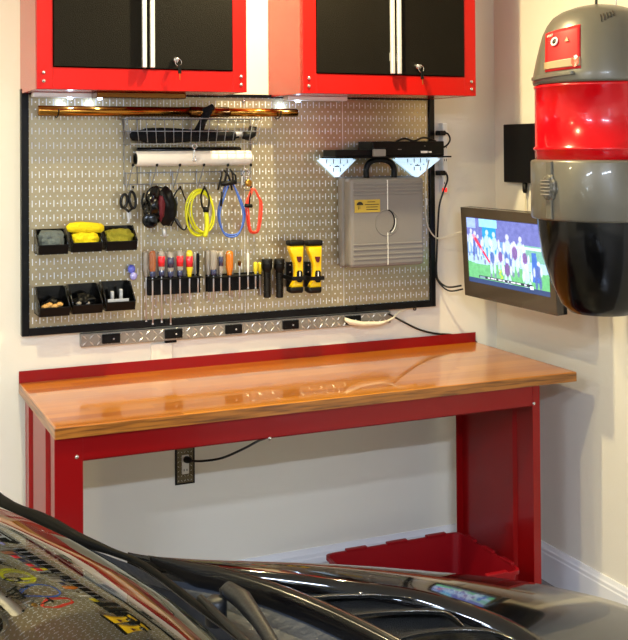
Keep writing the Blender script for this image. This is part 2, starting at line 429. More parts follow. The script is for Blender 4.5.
# ------------------------------------------------------------------ pegboard
IN = .0254
PZ0 = 1.072; PZ1 = PZ0+32*IN
peg = thing('pegboard', 'wide galvanised metal tool board with black frame on white wall', 'pegboard', (0, 0, PZ0))
seams = [0, 16*IN, 32*IN, 1.232, 64*IN]
for i in range(4):
    MB().box(seams[i]+.0008, seams[i+1]-.0008, -.02, -.002, PZ0, PZ1, .0012).build('metal_panel', M['peg'], peg)
    if i:
        MB().box(seams[i]-.0012, seams[i]+.0012, -.0212, -.0203, PZ0, PZ1).build('seam_strip', M['alu'], peg)
FW = .026
MB().box(-FW, 0, -.03, 0, PZ0-FW, PZ1+.02, .002).build('frame_side', M['blackframe'], peg)
MB().box(64*IN, 64*IN+FW*.9, -.03, 0, PZ0-FW, PZ1+.02, .002).build('frame_side', M['blackframe'], peg)
MB().box(0, 64*IN, -.03, 0, PZ0-FW, PZ0, .002).build('frame_bottom', M['blackframe'], peg)
MB().box(0, 64*IN, -.03, 0, PZ1, PZ1+.012, .002).build('frame_top', M['blackframe'], peg)
for sx in (32*IN-.002, 32*IN+.40):
    MB().lathe([(.006, 0), (.006, .006), (.003, .01)], (sx, -.02, PZ1-.012), (0, -1, 0), 12).build('screw', M['chrome'], peg)

# ------------------------------------------------------------------ bronze pole
p0 = aY(38, 113, -.075); p1 = aY(297, 114, -.075); zr = (p0.z+p1.z)/2+.006
rod = thing('telescoping_pole', 'long bronze telescoping pole lying across top of tool board', 'pole', (p0.x, -.075, zr))
xa, xb = p0.x, p1.x; q1 = aY(190, 113, -.075).x; q2 = aY(228, 113, -.075).x
MB().lathe([(.016, 0), (.018, .002), (.018, q1-xa)], (xa, -.075, zr), (1, 0, 0), 24).build('outer_tube', M['bronze'], rod)
MB().lathe([(.0195, 0), (.0195, q2-q1)], (q1, -.075, zr), (1, 0, 0), 24).build('collar', M['bronzedark'], rod)
MB().lathe([(.0155, 0), (.0155, xb-q2-.001), (.013, xb-q2)], (q2, -.075, zr), (1, 0, 0), 24).build('inner_tube', M['bronze'], rod)
sx = aY(72, 110, -.085).x
MB().lathe([(.006, 0), (.005, .004), (.001, .006)], (sx, -.0915, zr+.008), (0, -1, .3), 12).build('lock_button', M['chrome'], rod)
for hx in (.09, .93):
    tag(MB().tube([(hx, -.02, zr+.01), (hx, -.03, zr+.012), (hx, -.048, zr-.019), (hx, -.075, zr-.021), (hx, -.098, zr-.010), (hx, -.100, zr+.006)], .0022, n=8, smooth_path=4).build('peg_hook', M['black']), 'small black hook holding the %s end of the bronze pole' % ('left' if hx < .5 else 'right'), 'hook')

# ------------------------------------------------------------------ wire rack with basket and hooks
def Y2(u, v, y): return aY(u, v, y)
rk = thing('wire_rack', 'chrome wire rack with basket and six hooks on tool board', 'rack', (.6, -.03, 1.6))
yb, yfr = -.026, -.115
bl = Y2(124, 150, yb); br = Y2(250, 150, yb)
zbB = aY(190, 144, yfr).z; ztB = aY(190, 118.5, yfr).z
xL, xR_ = aY(129, 149, yfr).x, aY(258, 148, yfr).x
mb = MB(); r = .0016
def rect(z, x0, x1, y0, y1, rr=r): mb.tube([(x0, y0, z), (x1, y0, z), (x1, y1, z), (x0, y1, z)], rr, True, 6)
rect(ztB, xL-.01, xR_+.012, yfr-.012, yb, .0022); rect(zbB, xL+.005, xR_-.005, yfr, yb, .002); rect((ztB+zbB)/2, xL-.003, xR_+.004, yfr-.006, yb)
nW = 15
for i in range(nW+1):
    f = i/nW; xt = xL-.01+(xR_-xL+.022)*f; xbm = xL+.005+(xR_-xL-.01)*f
    mb.tube([(xt, yfr-.012, ztB), (xbm, yfr, zbB), (xbm, yb, zbB)], r*.85, n=6)
for y_ in (-.05, -.075, -.098):
    mb.tube([(xL-.008, y_, ztB), (xL+.005, y_, zbB), (xR_-.005, y_, zbB), (xR_+.010, y_, ztB)], r*.85, n=6)
mb.build('basket', M['wire'], rk)
mb = MB()
lx = Y2(124, 150, yb).x; rx = Y2(251, 150, yb).x
zt = aY(124, 117, yb).z; zrl1 = aY(124, 173, yb).z; zrl2 = aY(124, 184.5, yb).z
mb.tube([(lx, yb, zt), (lx, yb, zrl2), (rx, yb, zrl2), (rx, yb, zt)], .0024, n=8)
mb.tube([(lx, yb, zrl1), (rx, yb, zrl1)], .002, n=8)
mb.tube([(lx+.05, yb, zt), (lx+.05, yb, zrl2)], .0016, n=8)
mb.build('back_frame', M['wire'], rk)
hook_px = (133, 157, 180, 204, 228, 251)
hooks = []
for u in hook_px:
    tip = aY(u, 165, -.075); low = aY(u, 188, -.075)
    bx = tip.x-.012
    h = MB().tube([(bx, yb, zrl1+.004), (bx, yb-.004, zrl2-.004), (bx, yb-.014, zrl2-.010), (tip.x-.004, -.062, tip.z-.03), (tip.x, -.075, tip.z)], .0022, n=8, smooth_path=4)
    h = h.build('hook', M['wire'], rk)
    MB().lathe([(.001, -.006), (.0045, -.004), (.005, 0), (.0045, .004), (.001, .006)], (tip.x, -.075, tip.z), (0, -.3, 1), 12).build('hook_tip', M['rubber'], h)
    h2 = MB().tube([(bx, yb, zrl2), (bx, -.045, low.z-.008), (low.x, -.072, low.z-.006), (low.x, -.078, low.z+.002)], .002, n=8, smooth_path=4).build('lower_hook', M['wire'], rk)
    MB().lathe([(.001, -.005), (.004, -.003), (.0045, 0), (.004, .003), (.001, .005)], (low.x, -.078, low.z+.003), (0, -.3, 1), 12).build('hook_tip', M['rubber'], h2)
    hooks.append(Vector((low.x, -.074, low.z-.004)))

# black padded tool with T handle lying in the basket
yy = -.07
tl = thing('folding_umbrella', 'black folded umbrella-like tool with upright grip lying in wire basket', 'tool', aY(190, 147, yy))
a = aY(130, 139, yy); b = aY(246, 137, yy)
L = b.x-a.x; zc = zbB+.033
prof = [(.008, 0), (.018, .01), (.020, .04), (.027, .06), (.029, .12), (.027, .17), (.023, .22), (.021, .34), (.020, .40), (.012, .405), (.010, L-.03)]
MB().lathe([(r_, h) for r_, h in prof], (a.x, yy, zc-.002), (1, 0, 0), 20).build('body', M['fabric'], tl)
MB().lathe([(.0105, 0), (.0105, .045)], (a.x+.34+.045, yy-.004, zc+.002), (1, 0, .05), 16).lathe([(.012, 0), (.012, .006)], (a.x+.40, yy-.004, zc+.003), (1, 0, .05), 16).build('ferrule', M['steel'], tl)
e = aY(250, 132, yy)
MB().tube([(e.x-.03, yy, zc), (e.x-.01, yy-.002, zc-.004), (e.x+.008, yy-.002, zc+.006), (e.x+.012, yy, zc+.03)], [.014, .018, .019, .016], n=12, smooth_path=0).build('curved_grip', M['rubber'], tl)
g0 = aY(198, 133, yy); g1 = aY(203, 121, -.098); g2 = aY(209, 110, -.112)
MB().tube([g0, g1, g2], [.019, .0135, .015], n=12).tube([g2+Vector((-.020, 0, -.006)), g2+Vector((.016, 0, .012))], .012, n=12).build('upright_grip', M['fabric'], tl)
# black baton / squeegee under basket and white roll
z1_ = aY(190, 148.5, -.06).z
tag(MB().lathe([(.006, 0), (.009, .003), (.009, .40), (.006, .403)], (aY(137, 150, -.055).x, -.052, z1_-.004), (1, 0, 0), 16).build('black_baton', M['blackgloss']), 'thin glossy black baton lying above white paper roll', 'baton')
ra = aY(136, 158, -.06); rb = aY(250, 158, -.06)
pr = thing('paper_roll', 'white paper roll held across hooks beneath wire basket', 'paper roll', (ra.x, -.062, ra.z))
zpr = (ra.z+rb.z)/2-.001
MB().lathe([(.012, .001), (.027, .001), (.028, .004), (.028, rb.x-ra.x-.004), (.027, rb.x-ra.x)], (ra.x, -.057, zpr), (1, 0, 0), 32).build('paper', M['paper'], pr)
MB().lathe([(.014, 0), (.014, .012), (.020, .012), (.020, 0)], (ra.x-.004, -.057, zpr), (1, 0, 0), 24).build('core', M['rubber'], pr, 'dark core end')
# snap clip hanging in front of the paper roll
c0 = aY(194.5, 146, -.128); c1 = aY(194.5, 160, -.128)
sc_ = thing('snap_clip', 'small silver snap clip hanging from basket over white roll', 'clip', c0)
MB().tube([c0+Vector((.0085*math.cos(t), 0, .0085*math.sin(t))) for t in [2*PI*i/12 for i in range(12)]], .002, True, 8).build('swivel_ring', M['chrome'], sc_)
MB().tube([c0+Vector((0, 0, -.009)), c1+Vector((-.003, 0, .012)), c1+Vector((-.006, 0, 0)), c1+Vector((0, 0, -.006)), c1+Vector((.006, 0, .002)), c1+Vector((.003, 0, .014))], .0025, n=8, smooth_path=4).build('hook', M['chrome'], sc_)

# ---- hanging things
def ell(c, rx, rz, n=28, tilt=0., y=0., a0=0.):
    out = []
    for i in range(n):
        t = a0+2*PI*i/n; x = math.cos(t)*rx; z = math.sin(t)*rz
        out.append(Vector((c.x+x*math.cos(tilt)-z*math.sin(tilt), c.y+y, c.z+x*math.sin(tilt)+z*math.cos(tilt))))
    return out
# scissors
yy = -.062
s0 = aY(128, 200, yy)
sc = thing('scissors', 'scissors with black ring handles hanging at left of hooks', 'scissors', s0)
c1_ = aY(124, 201, yy); c2_ = aY(132.5, 200, yy); pv = aY(128.5, 213, yy); tp = aY(129, 224, yy)
for c_, s_, rz in ((c1_, 1, .024), (c2_, -1, .030)):
    pts = ell(c_, .0115, rz, 20, -.12*s_)
    MB().tube(pts, .0052, True, 8).tube([c_+Vector((0, 0, -rz)), pv+Vector((s_*.003, 0, .004))], .0045, n=8).build('ring_handle', M['blackgloss'], sc)
for s_ in (-1, 1):
    y_ = yy+s_*.0012
    MB().prism([(pv.x-.006*s_, y_, pv.z+.008), (pv.x+.006, y_, pv.z), (tp.x+.002*s_, y_, tp.z), (pv.x-.006, y_, pv.z-.01)], (0, .0018, 0)).build('blade', M['steel'], sc)
# goggles / earmuff bundle in black and dark red
yy = -.08
bg = aY(159, 208, yy)
mf = thing('respirator_mask', 'black and dark red safety mask bundle hanging from second hook', 'mask', bg)
q = aY(153, 207, yy); MB().blob(q, .036, .030, .066, .35, 1.7, 3, 4).build('face_piece', M['blackgloss'], mf)
q = aY(167, 207, yy); MB().blob(q, .034, .028, .066, .35, 1.6, 8, 4).build('outer_pad', M['black'], mf)
q = aY(161, 208, yy-.018); MB().blob(q, .013, .016, .045, .3, 2, 5, 3).build('lining', M['darkred'], mf, 'dark red lining')
q = aY(150, 220, yy-.01); MB().lathe([(.024, -.012), (.028, -.008), (.028, .012), (.022, .016)], q, (-.3, -1, 0), 24).build('filter_cup', M['blackgloss'], mf)
q = aY(164, 227, yy); MB().lathe([(.009, 0), (.009, .03), (.007, .032)], q+Vector((0, 0, -.004)), (.1, 0, -1), 16).build('metal_stub', M['steel'], mf)
MB().tube([aY(148, 192, yy), aY(155, 188, -.075), aY(165, 190, yy), aY(175, 212, yy), aY(171, 226, yy-.01)], .003, n=8, smooth_path=4).tube([aY(144, 193, yy), aY(142, 203, yy), aY(146, 215, yy)], .004, n=8, smooth_path=4).build('strap', M['rubber'], mf)
# safety glasses hanging
yy = -.082
gl = thing('safety_glasses', 'dark rimmed safety glasses hanging by one arm beside yellow cord', 'safety glasses', aY(179, 210, yy))
MB().tube([aY(x, y, yy) for x, y in ((180, 188), (174, 196), (172, 208), (176, 222), (184, 230), (188, 222), (188, 208), (184, 196))], .0028, True, 8, 4).build('frame', M['blackgloss'], gl)
lens = mat('dark_lens', (24, 14, 10), .1, coat=.8, var=.1)
MB().prism([aY(x, y, yy+.002) for x, y in ((172.5, 202), (176.5, 196), (178, 204), (174, 214))], (0, .003, 0)).prism([aY(x, y, yy+.002) for x, y in ((173, 217), (178, 219), (183, 229), (177, 224))], (0, .003, 0)).build('lens', lens, gl, 'dark brown lens')
MB().tube([aY(173, 215, yy), aY(177, 212, yy-.006), aY(173, 218, yy)], .0015, n=6).build('nose_bridge', M['steel'], gl)
# cords
def cord(name, label, loops, m, strap=None, extra=None, loc=None, group=None, r=.0035):
    t = thing(name, label, 'cord', loc, group)
    mb = MB()
    for L_ in loops: mb.tube(L_, r, True, 8, 3)
    mb.build('cable_loops', m, t)
    return t
yy = -.085
c = aY(199.5, 212, yy)
loops = []
for k, (dx, dz, rx_, rz_, tl_) in enumerate(((0, 0, .058, .082, 0), (.004, .002, .051, .078, .1), (-.003, -.006, .054, .080, -.12), (.006, -.002, .046, .072, .18))):
    loops.append(ell(c+Vector((dx, -.006*k, dz)), rx_*.93, rz_, 18, tl_))
yc = cord('bungee_cord', 'yellow coiled cord hanging in a wide loop from hook', loops, M['ycable'], loc=c, r=.0036)
MB().tube([aY(206, 212, -.112), aY(207, 226, -.112), aY(205, 237, -.11)], .0085, n=10, smooth_path=4).build('bundled_ends', M['ycable'], yc)
MB().tube([aY(204.5, 187, -.078), aY(201, 196, -.114), aY(203, 208, -.114), aY(208, 208, -.114), aY(209, 197, -.114), aY(204.5, 187, -.078)], .0035, n=8, smooth_path=4).lathe([(.011, 0), (.011, .018)], aY(206, 212, -.112), (0, 0, 1), 16).build('strap', M['rubber'], yc)
yy = -.085
def drop(x0, x1, ytop, ybot, y=yy, wide=.6, xt=None, yw=None):
    xm = (x0+x1)/2; xt = xm if xt is None else xt
    yw = ytop+(ybot-ytop)*wide if yw is None else yw
    return [aY(xt, ytop, y), aY(xt+(x1-xt)*.6, ytop+(yw-ytop)*.45, y), aY(x1, yw, y), aY(x1-(x1-xm)*.35, ybot-4, y), aY(xm, ybot, y), aY(x0+(xm-x0)*.35, ybot-4, y), aY(x0, yw, y), aY(xt-(xt-x0)*.6, ytop+(yw-ytop)*.45, y)]
bc = cord('bungee_cord', 'blue looped cord with black hooks hanging right of yellow cord', [drop(218, 245, 180, 235, yy, xt=229, yw=214), drop(219.5, 243.5, 182, 237, yy-.010, xt=231, yw=216)], M['bcable'], loc=aY(231, 200, yy))
mb = MB()
for (a_, b_) in (((222, 172), (218, 190)), ((227, 168), (224, 186)), ((230, 169), (233, 184)), ((224, 170), (232, 190)), ((233, 173), (236, 184))):
    mb.tube([aY(a_[0], a_[1], -.093), aY((a_[0]+b_[0])/2+1, (a_[1]+b_[1])/2-3, -.1), aY(b_[0], b_[1], -.096)], .0038, n=8, smooth_path=3)
mb.tube([aY(221, 184, -.097), aY(236, 182, -.097)], .009, n=10).tube([aY(222, 192, -.1), aY(221, 206, -.1)], .0045, n=8).build('hook_bundle', M['rubber'], bc, 'black plastic hooks tied together')
rc = cord('bungee_cord', 'short red cord looped on the rightmost hook', [drop(246, 262, 188, 233, yy, xt=253, yw=206), drop(248, 260, 189, 232, yy-.009, xt=254, yw=203)], M['rcable'], loc=aY(252, 200, yy), r=.0038)
MB().tube([aY(252, 187, -.08), aY(250, 196, -.1), aY(249, 206, -.1)], .003, n=8).tube([aY(245, 205.5, -.1), aY(252, 206, -.1)], .007, n=8).build('hook_end', M['rubber'], rc)
# key ring with padlock
kc = aY(246, 173, -.09)
kr = thing('key_ring', 'key ring with small brass padlock at right end of rack', 'key ring', kc)
MB().tube(ell(kc, .013, .014, 18), .0022, True, 8).build('ring', M['chrome'], kr)
q = aY(248.5, 183, -.095)
MB().lathe([(.012, 0), (.013, .002), (.013, .009), (.011, .011)], q+Vector((0, .006, 0)), (0, -1, 0), 24).build('padlock_body', M['brass'], kr)
MB().tube([q+Vector((-.007, 0, .008)), q+Vector((-.007, 0, .02)), q+Vector((0, 0, .026)), q+Vector((.007, 0, .02)), q+Vector((.007, 0, .008))], .002, n=8, smooth_path=3).build('shackle', M['chrome'], kr)
MB().box(kc.x-.020, kc.x-.014, -.094, -.092, kc.z-.045, kc.z-.012, .001).build('key', M['steel'], kr)

# ------------------------------------------------------------------ storage bins
def bin_(u0, u1, vbot, h, D, lip, label, group, mat_=None):
    yf_ = -.02-D
    a = aY(u0, vbot, yf_); b = aY(u1, vbot, yf_)
    x0, x1, z0 = a.x, b.x, (a.z+b.z)/2
    t = thing('storage_bin', label, 'bin', ((x0+x1)/2, -.02, z0), group)
    th = .0025
    MB().box(x0, x1, yf_, -.022, z0, z0+th).build('floor_panel', M['black'], t)
    MB().box(x0, x1, -.0265, -.0225, z0, z0+h, .001).build('back_panel', M['blackgloss'], t)
    MB().prism([(x0, yf_+.004, z0), (x1, yf_+.004, z0), (x1, yf_-.004, z0+lip), (x1, yf_-.009, z0+lip+.002), (x0, yf_-.009, z0+lip+.002), (x0, yf_-.004, z0+lip)][0:0] or [(x0, yf_+.003, z0), (x0, yf_-.005, z0+lip), (x0, yf_-.010, z0+lip), (x0, yf_-.010, z0+lip-.003), (x0, yf_, z0)], (x1-x0, 0, 0)).build('front_lip', M['black'], t)
    for xs in (x0, x1-th):
        MB().prism([(xs, -.0225, z0), (xs, -.0225, z0+h), (xs, -.02-D*.35, z0+h), (xs, yf_-.003, z0+lip), (xs, yf_+.002, z0)], (th, 0, 0)).build('side_panel', M['blackgloss'], t)
    MB().tube([(x0, -.02-D*.35, z0+h), (x0, yf_-.004, z0+lip)], .0028, n=8).build('rim', M['blackgloss'], t)
    MB().tube([(x1, -.02-D*.35, z0+h), (x1, yf_-.004, z0+lip)], .0028, n=8).build('rim', M['blackgloss'], t)
    return x0, x1, z0, yf_, t
gU, gL = 'black bins in the upper row', 'black bins in the lower row'
U = [bin_(38.5, 68, 254.5, .082, .085, .034, 'black bin with grey cloth, leftmost of upper row', gU),
     bin_(72.5, 102, 252, .082, .085, .034, 'black bin holding bright yellow cloths, middle of upper row', gU),
     bin_(106.5, 137, 250.5, .082, .085, .034, 'black bin with yellow-green cloth, rightmost of upper row', gU)]
Lw = [bin_(39.5, 69.5, 316.5, .092, .10, .032, 'black bin with tan parts, leftmost of lower row', gL),
      bin_(72.8, 102.5, 313.5, .092, .10, .032, 'black bin of dark parts, middle of lower row', gL),
      bin_(106, 135, 310.5, .092, .10, .032, 'black bin with silver strip, rightmost of lower row', gL)]
# hanging rails behind the bin rows
for row, lab in ((U, 'upper'), (Lw, 'lower')):
    pass
def rag(name, x0, x1, yc, z0, z1, dy, m, label, seed, box=.35, amp=.35):
    o = MB().blob(Vector(((x0+x1)/2, yc, (z0+z1)/2)), (x1-x0)/2, dy, (z1-z0)/2, amp, 2.3, seed, 5, box).build(name, m); tag(o, label, 'cloth'); return o
x0, x1, z0, yf_, t = U[0]; rag('cleaning_cloth', x0+.006, x1-.007, -.064, z0+.006, z0+.078, .034, M['raggrey'], 'crumpled grey-green cloth stuffed in left upper bin', 2, .45, .2)
x0, x1, z0, yf_, t = U[1]; rag('cleaning_cloth', x0+.006, x1-.006, -.064, z0+.006, z0+.066, .034, M['ragyellow'], 'bright yellow cloth inside middle upper bin', 4, .45, .2)
ya = aY(67, 229, -.075); yb2 = aY(103.5, 228, -.075)
tag(MB().tube([ya, ya+Vector((.012, 0, .004)), aY(80, 227, -.075), aY(92, 227.5, -.075), yb2+Vector((-.01, 0, 0)), yb2], [.010, .017, .019, .018, .017, .010], n=16, smooth_path=0).build('rolled_cloth', M['ragyellow']), 'rolled yellow cloth lying across top of middle upper bin', 'cloth')
x0, x1, z0, yf_, t = U[2]; rag('cleaning_cloth', x0+.006, x1-.007, -.062, z0+.006, z0+.072, .034, M['raggreen'], 'yellow-green cloth folded in right upper bin', 9, .45, .2)
x0, x1, z0, yf_, t = Lw[0]
for k in range(4): tag(MB().blob(Vector((x0+.022+.017*k, yf_+.018+.006*(k % 2), z0+.031+.004*(k % 2))), .012, .010, .009, .4, 2, k, 3).build('tan_fitting', M['tan']), 'tiny tan fitting in front of left lower bin', 'fitting', 'tan fittings in the left lower bin')
tag(MB().blob(Vector(((x0+x1)/2, -.07, z0+.028)), .036, .028, .024, .5, 2, 21, 4).build('black_fitting_pile', M['black']), 'black hardware heaped in left lower bin', 'hardware')
x0, x1, z0, yf_, t = Lw[1]
tag(MB().blob(Vector(((x0+x1)/2, -.07, z0+.032)), .038, .034, .028, .6, 2.4, 33, 4).build('black_hardware', M['black']), 'black hardware heaped in middle lower bin', 'hardware')
for k in range(2): tag(MB().blob(Vector((x0+.025+.03*k, yf_+.018, z0+.033)), .009, .009, .007, .4, 2, k+6, 3).build('dull_nut', M['grey']), 'small dull metal nut in middle lower bin', 'nut', 'dull nuts in the middle lower bin')
x0, x1, z0, yf_, t = Lw[2]
for k, dx in enumerate((.03, .062)): tag(MB().box(x0+dx, x0+dx+.012, -.075, -.06, z0+.02, z0+.062+.006*k, .003).build('socket', M['steel']), ('left' if k == 0 else 'right')+' upright steel piece in right lower bin', 'socket')
tag(MB().box(x0+.008, x1-.02, yf_+.006, yf_+.009, z0+.024, z0+.040, .001).build('steel_strip', M['steel']), 'thin shiny metal strip along front of right lower bin', 'metal strip')

# blue balls hanging on the board
bt = thing('blue_tag_pair', 'two small glossy blue beads on board beside the seam', 'beads', aY(132, 272, -.035))
MB().blob(aY(131.5, 269, -.035), .014, .013, .016, .05, 1, 1, 3).build('blue_bead', M['blueball'], bt)
MB().blob(aY(133.5, 276, -.038), .014, .013, .015, .05, 1, 2, 3).build('lavender_bead', M['lavball'], bt)

# ------------------------------------------------------------------ screwdriver racks
def rack(u0, u1, vt, vb, label):
    a = aY(u0, vt, -.05); b = aY(u1, vb, -.05)
    x0, x1, z1, z0 = a.x, b.x, a.z, b.z+.0
    t = thing('screwdriver_rack', label, 'tool rack', ((x0+x1)/2, -.02, z0))
    MB().box(x0, x1, -.0235, -.0216, z0-.002, z1+.004, .001).build('back_plate', M['black'], t)
    MB().box(x0, x1, -.082, -.0235, z1-.004, z1, .001).build('holder_shelf', M['black'], t)
    MB().box(x0, x1, -.050, -.046, z0, z1-.004, .001).build('front_lip', M['black'], t)
    return x0, x1, z0, z1
ra_ = rack(148, 200.5, 278.5, 292.5, 'black rack full of screwdrivers at left below cords')
rb_ = rack(208, 259, 276.5, 289, 'shorter black screwdriver rack nearer the black torches')
def screwdriver(u, vtop, vbot_handle, vtip, y, hm, label, r=.0125, tail=None, sr=.0028, cap=None, group=None):
    p = aY(u, vbot_handle, y); zt = aY(u, vtop, y).z; ztip = aY(u, vtip, y).z
    H = zt-p.z
    t = thing('screwdriver', label, 'screwdriver', (p.x, y, ztip), group)
    mb = MB(); n = 24; rings = []
    prof = [(.35, 0), (.62, .02), (.62, .1), (.8, .2), (1, .34), (1, .84), (.93, .93), (.6, .99), (.1, 1.)]
    for f, h in prof:
        rings.append([Vector((p.x+math.cos(2*PI*k/n)*r*f*(1-.12*(k % 4 == 0)*(f > .7)), y+math.sin(2*PI*k/n)*r*f*(1-.12*(k % 4 == 0)*(f > .7)), p.z+H*h)) for k in range(n)])
    mb.loft(rings).build('handle', hm, t)
    MB().lathe([(sr, 0), (sr, p.z-ztip-.012), (sr*1.0, p.z-ztip+.004)], (p.x, y, ztip), (0, 0, 1), 10).build('shaft', M['steel'], t)
    MB().prism([(p.x-sr, y-sr*.4, ztip), (p.x+sr, y-sr*.4, ztip), (p.x+sr*1.15, y-sr*.4, ztip-.006), (p.x-sr*1.15, y-sr*.4, ztip-.006)], (0, sr*.8, 0)).build('tip', M['steel'], t)
    if tail:
        MB().lathe([(r*.66, 0), (r*.86, .006), (r*.9, .02), (r*.7, .024)], (p.x, y, p.z-.001), (0, 0, 1), 20).build('collar', tail, t)
    if cap:
        MB().lathe([(r*1.02, 0), (r*1.02, H*.4)], (p.x, y, p.z+H*.38), (0, 0, 1), 20).build('grip_band', cap, t)
    return t
gB = 'clear handled screwdrivers in the back of the left rack'
F1, B1 = -.070, -.036
for u, vt_, vh, tip, hm, lab, tl_, cp in (
    (152.5, 250.5, 277, 323, 'hamber', 'amber handled screwdriver with long shaft, leftmost in front', 'hblue', None),
    (161.5, 250.5, 276, 321, 'clear', 'long screwdriver with clear handle and red grip beside the amber one', 'hblue', 'hred'),
    (170.5, 251.5, 277, 323, 'clear', 'long screwdriver with clear and navy handle in left rack', 'hblue', 'hblue'),
    (180.0, 250, 276, 303, 'clear', 'screwdriver with pinkish red grip and clear cap in left rack', 'hblue', 'hred'),
    (189.5, 250, 277, 306, 'hyellow', 'screwdriver with red over yellow handle near rack end', None, 'hred')):
    screwdriver(u, vt_, vh, tip, F1, M[hm], lab, tail=M[tl_] if tl_ else None, cap=M[cp] if cp else None)
for i, (u, tip) in enumerate(((146, 320), (156, 306), (166, 303), (175, 300), (184.5, 302))):
    screwdriver(u, 251, 277, tip, B1, M['clear'], 'clear handled screwdriver standing in back row of left rack', r=.011, group=gB)
screwdriver(198, 253, 277, 293, -.062, M['black'], 'slim black screwdriver at right end of left rack', r=.006)
screwdriver(195, 252, 277, 292, B1, M['steel'], 'slim steel driver beside the slim black one', r=.0045)
screwdriver(213.5, 250, 275, 302, F1, M['clear'], 'clear and navy screwdriver leftmost in front of shorter rack', tail=M['hblue'])
screwdriver(208.5, 250, 275, 300, B1, M['clear'], 'clear screwdriver at far left back of shorter rack', r=.011)
screwdriver(221, 251, 275, 293, F1, M['clear'], 'screwdriver with clear handle and blue grip in shorter rack', r=.0095, cap=M['hblue'])
screwdriver(217.5, 251, 275, 291, B1, M['clear'], 'back clear screwdriver between two clear ones in shorter rack', r=.009)
screwdriver(229.5, 250.5, 275.5, 296, F1, M['horange'], 'orange handled screwdriver in shorter rack', r=.0145)
screwdriver(232, 262, 275, 297, B1, M['clear'], 'short clear driver behind the orange one', r=.008)
screwdriver(239.5, 261, 266, 299, F1, M['bronzedark'], 'tiny brown knobbed pick standing in shorter rack', r=.006)
screwdriver(248, 253, 274.5, 287, F1, M['white'], 'slim white handled tool in shorter rack', r=.005)
screwdriver(255.5, 262, 274, 287, F1, M['hyellow'], 'left short yellow handled driver at rack end', r=.0085)
screwdriver(260, 262, 274, 287, B1, M['hyellow'], 'right short yellow handled driver at rack end', r=.0085)

# ------------------------------------------------------------------ black torches
def torch(u, lab, k):
    y = -.055; a = aY(u, 259, y); b = aY(u, 297.5, y); H = a.z-b.z
    t = thing('flashlight', lab, 'flashlight', (a.x, y, b.z), 'black flashlights clipped to the board')
    prof = [(.012, 0), (.0145, .003)]
    for i in range(14):
        z = .008+i*.0065; prof += [(.0145, z), (.0132, z+.001), (.0132, z+.0028), (.0145, z+.0038)]
    prof += [(.0145, H*.70), (.0195, H*.76), (.0205, H*.78), (.0205, H*.985), (.019, H), (.016, H-.001)]
    MB().lathe(prof, (a.x, y, b.z), (0, 0, 1), 28).build('body', M['rubber'], t)
    MB().lathe([(.0214, 0), (.0214, .005)], (a.x, y, b.z+H*.86), (0, 0, 1), 28).build('bezel_ring', M['black'], t)
    MB().box(a.x-.005, a.x+.005, y-.0185, y-.012, b.z+H*.56, b.z+H*.64, .002).build('switch', M['black'], t)
    MB().box(a.x-.008, a.x+.026, -.048, -.020, b.z+H*.74, b.z+H*.84, .003).build('clip_mount', M['black'], t)
torch(267, 'black ribbed flashlight nearer the screwdrivers', 0)
torch(279.3, 'black ribbed flashlight nearer the yellow torches', 1)

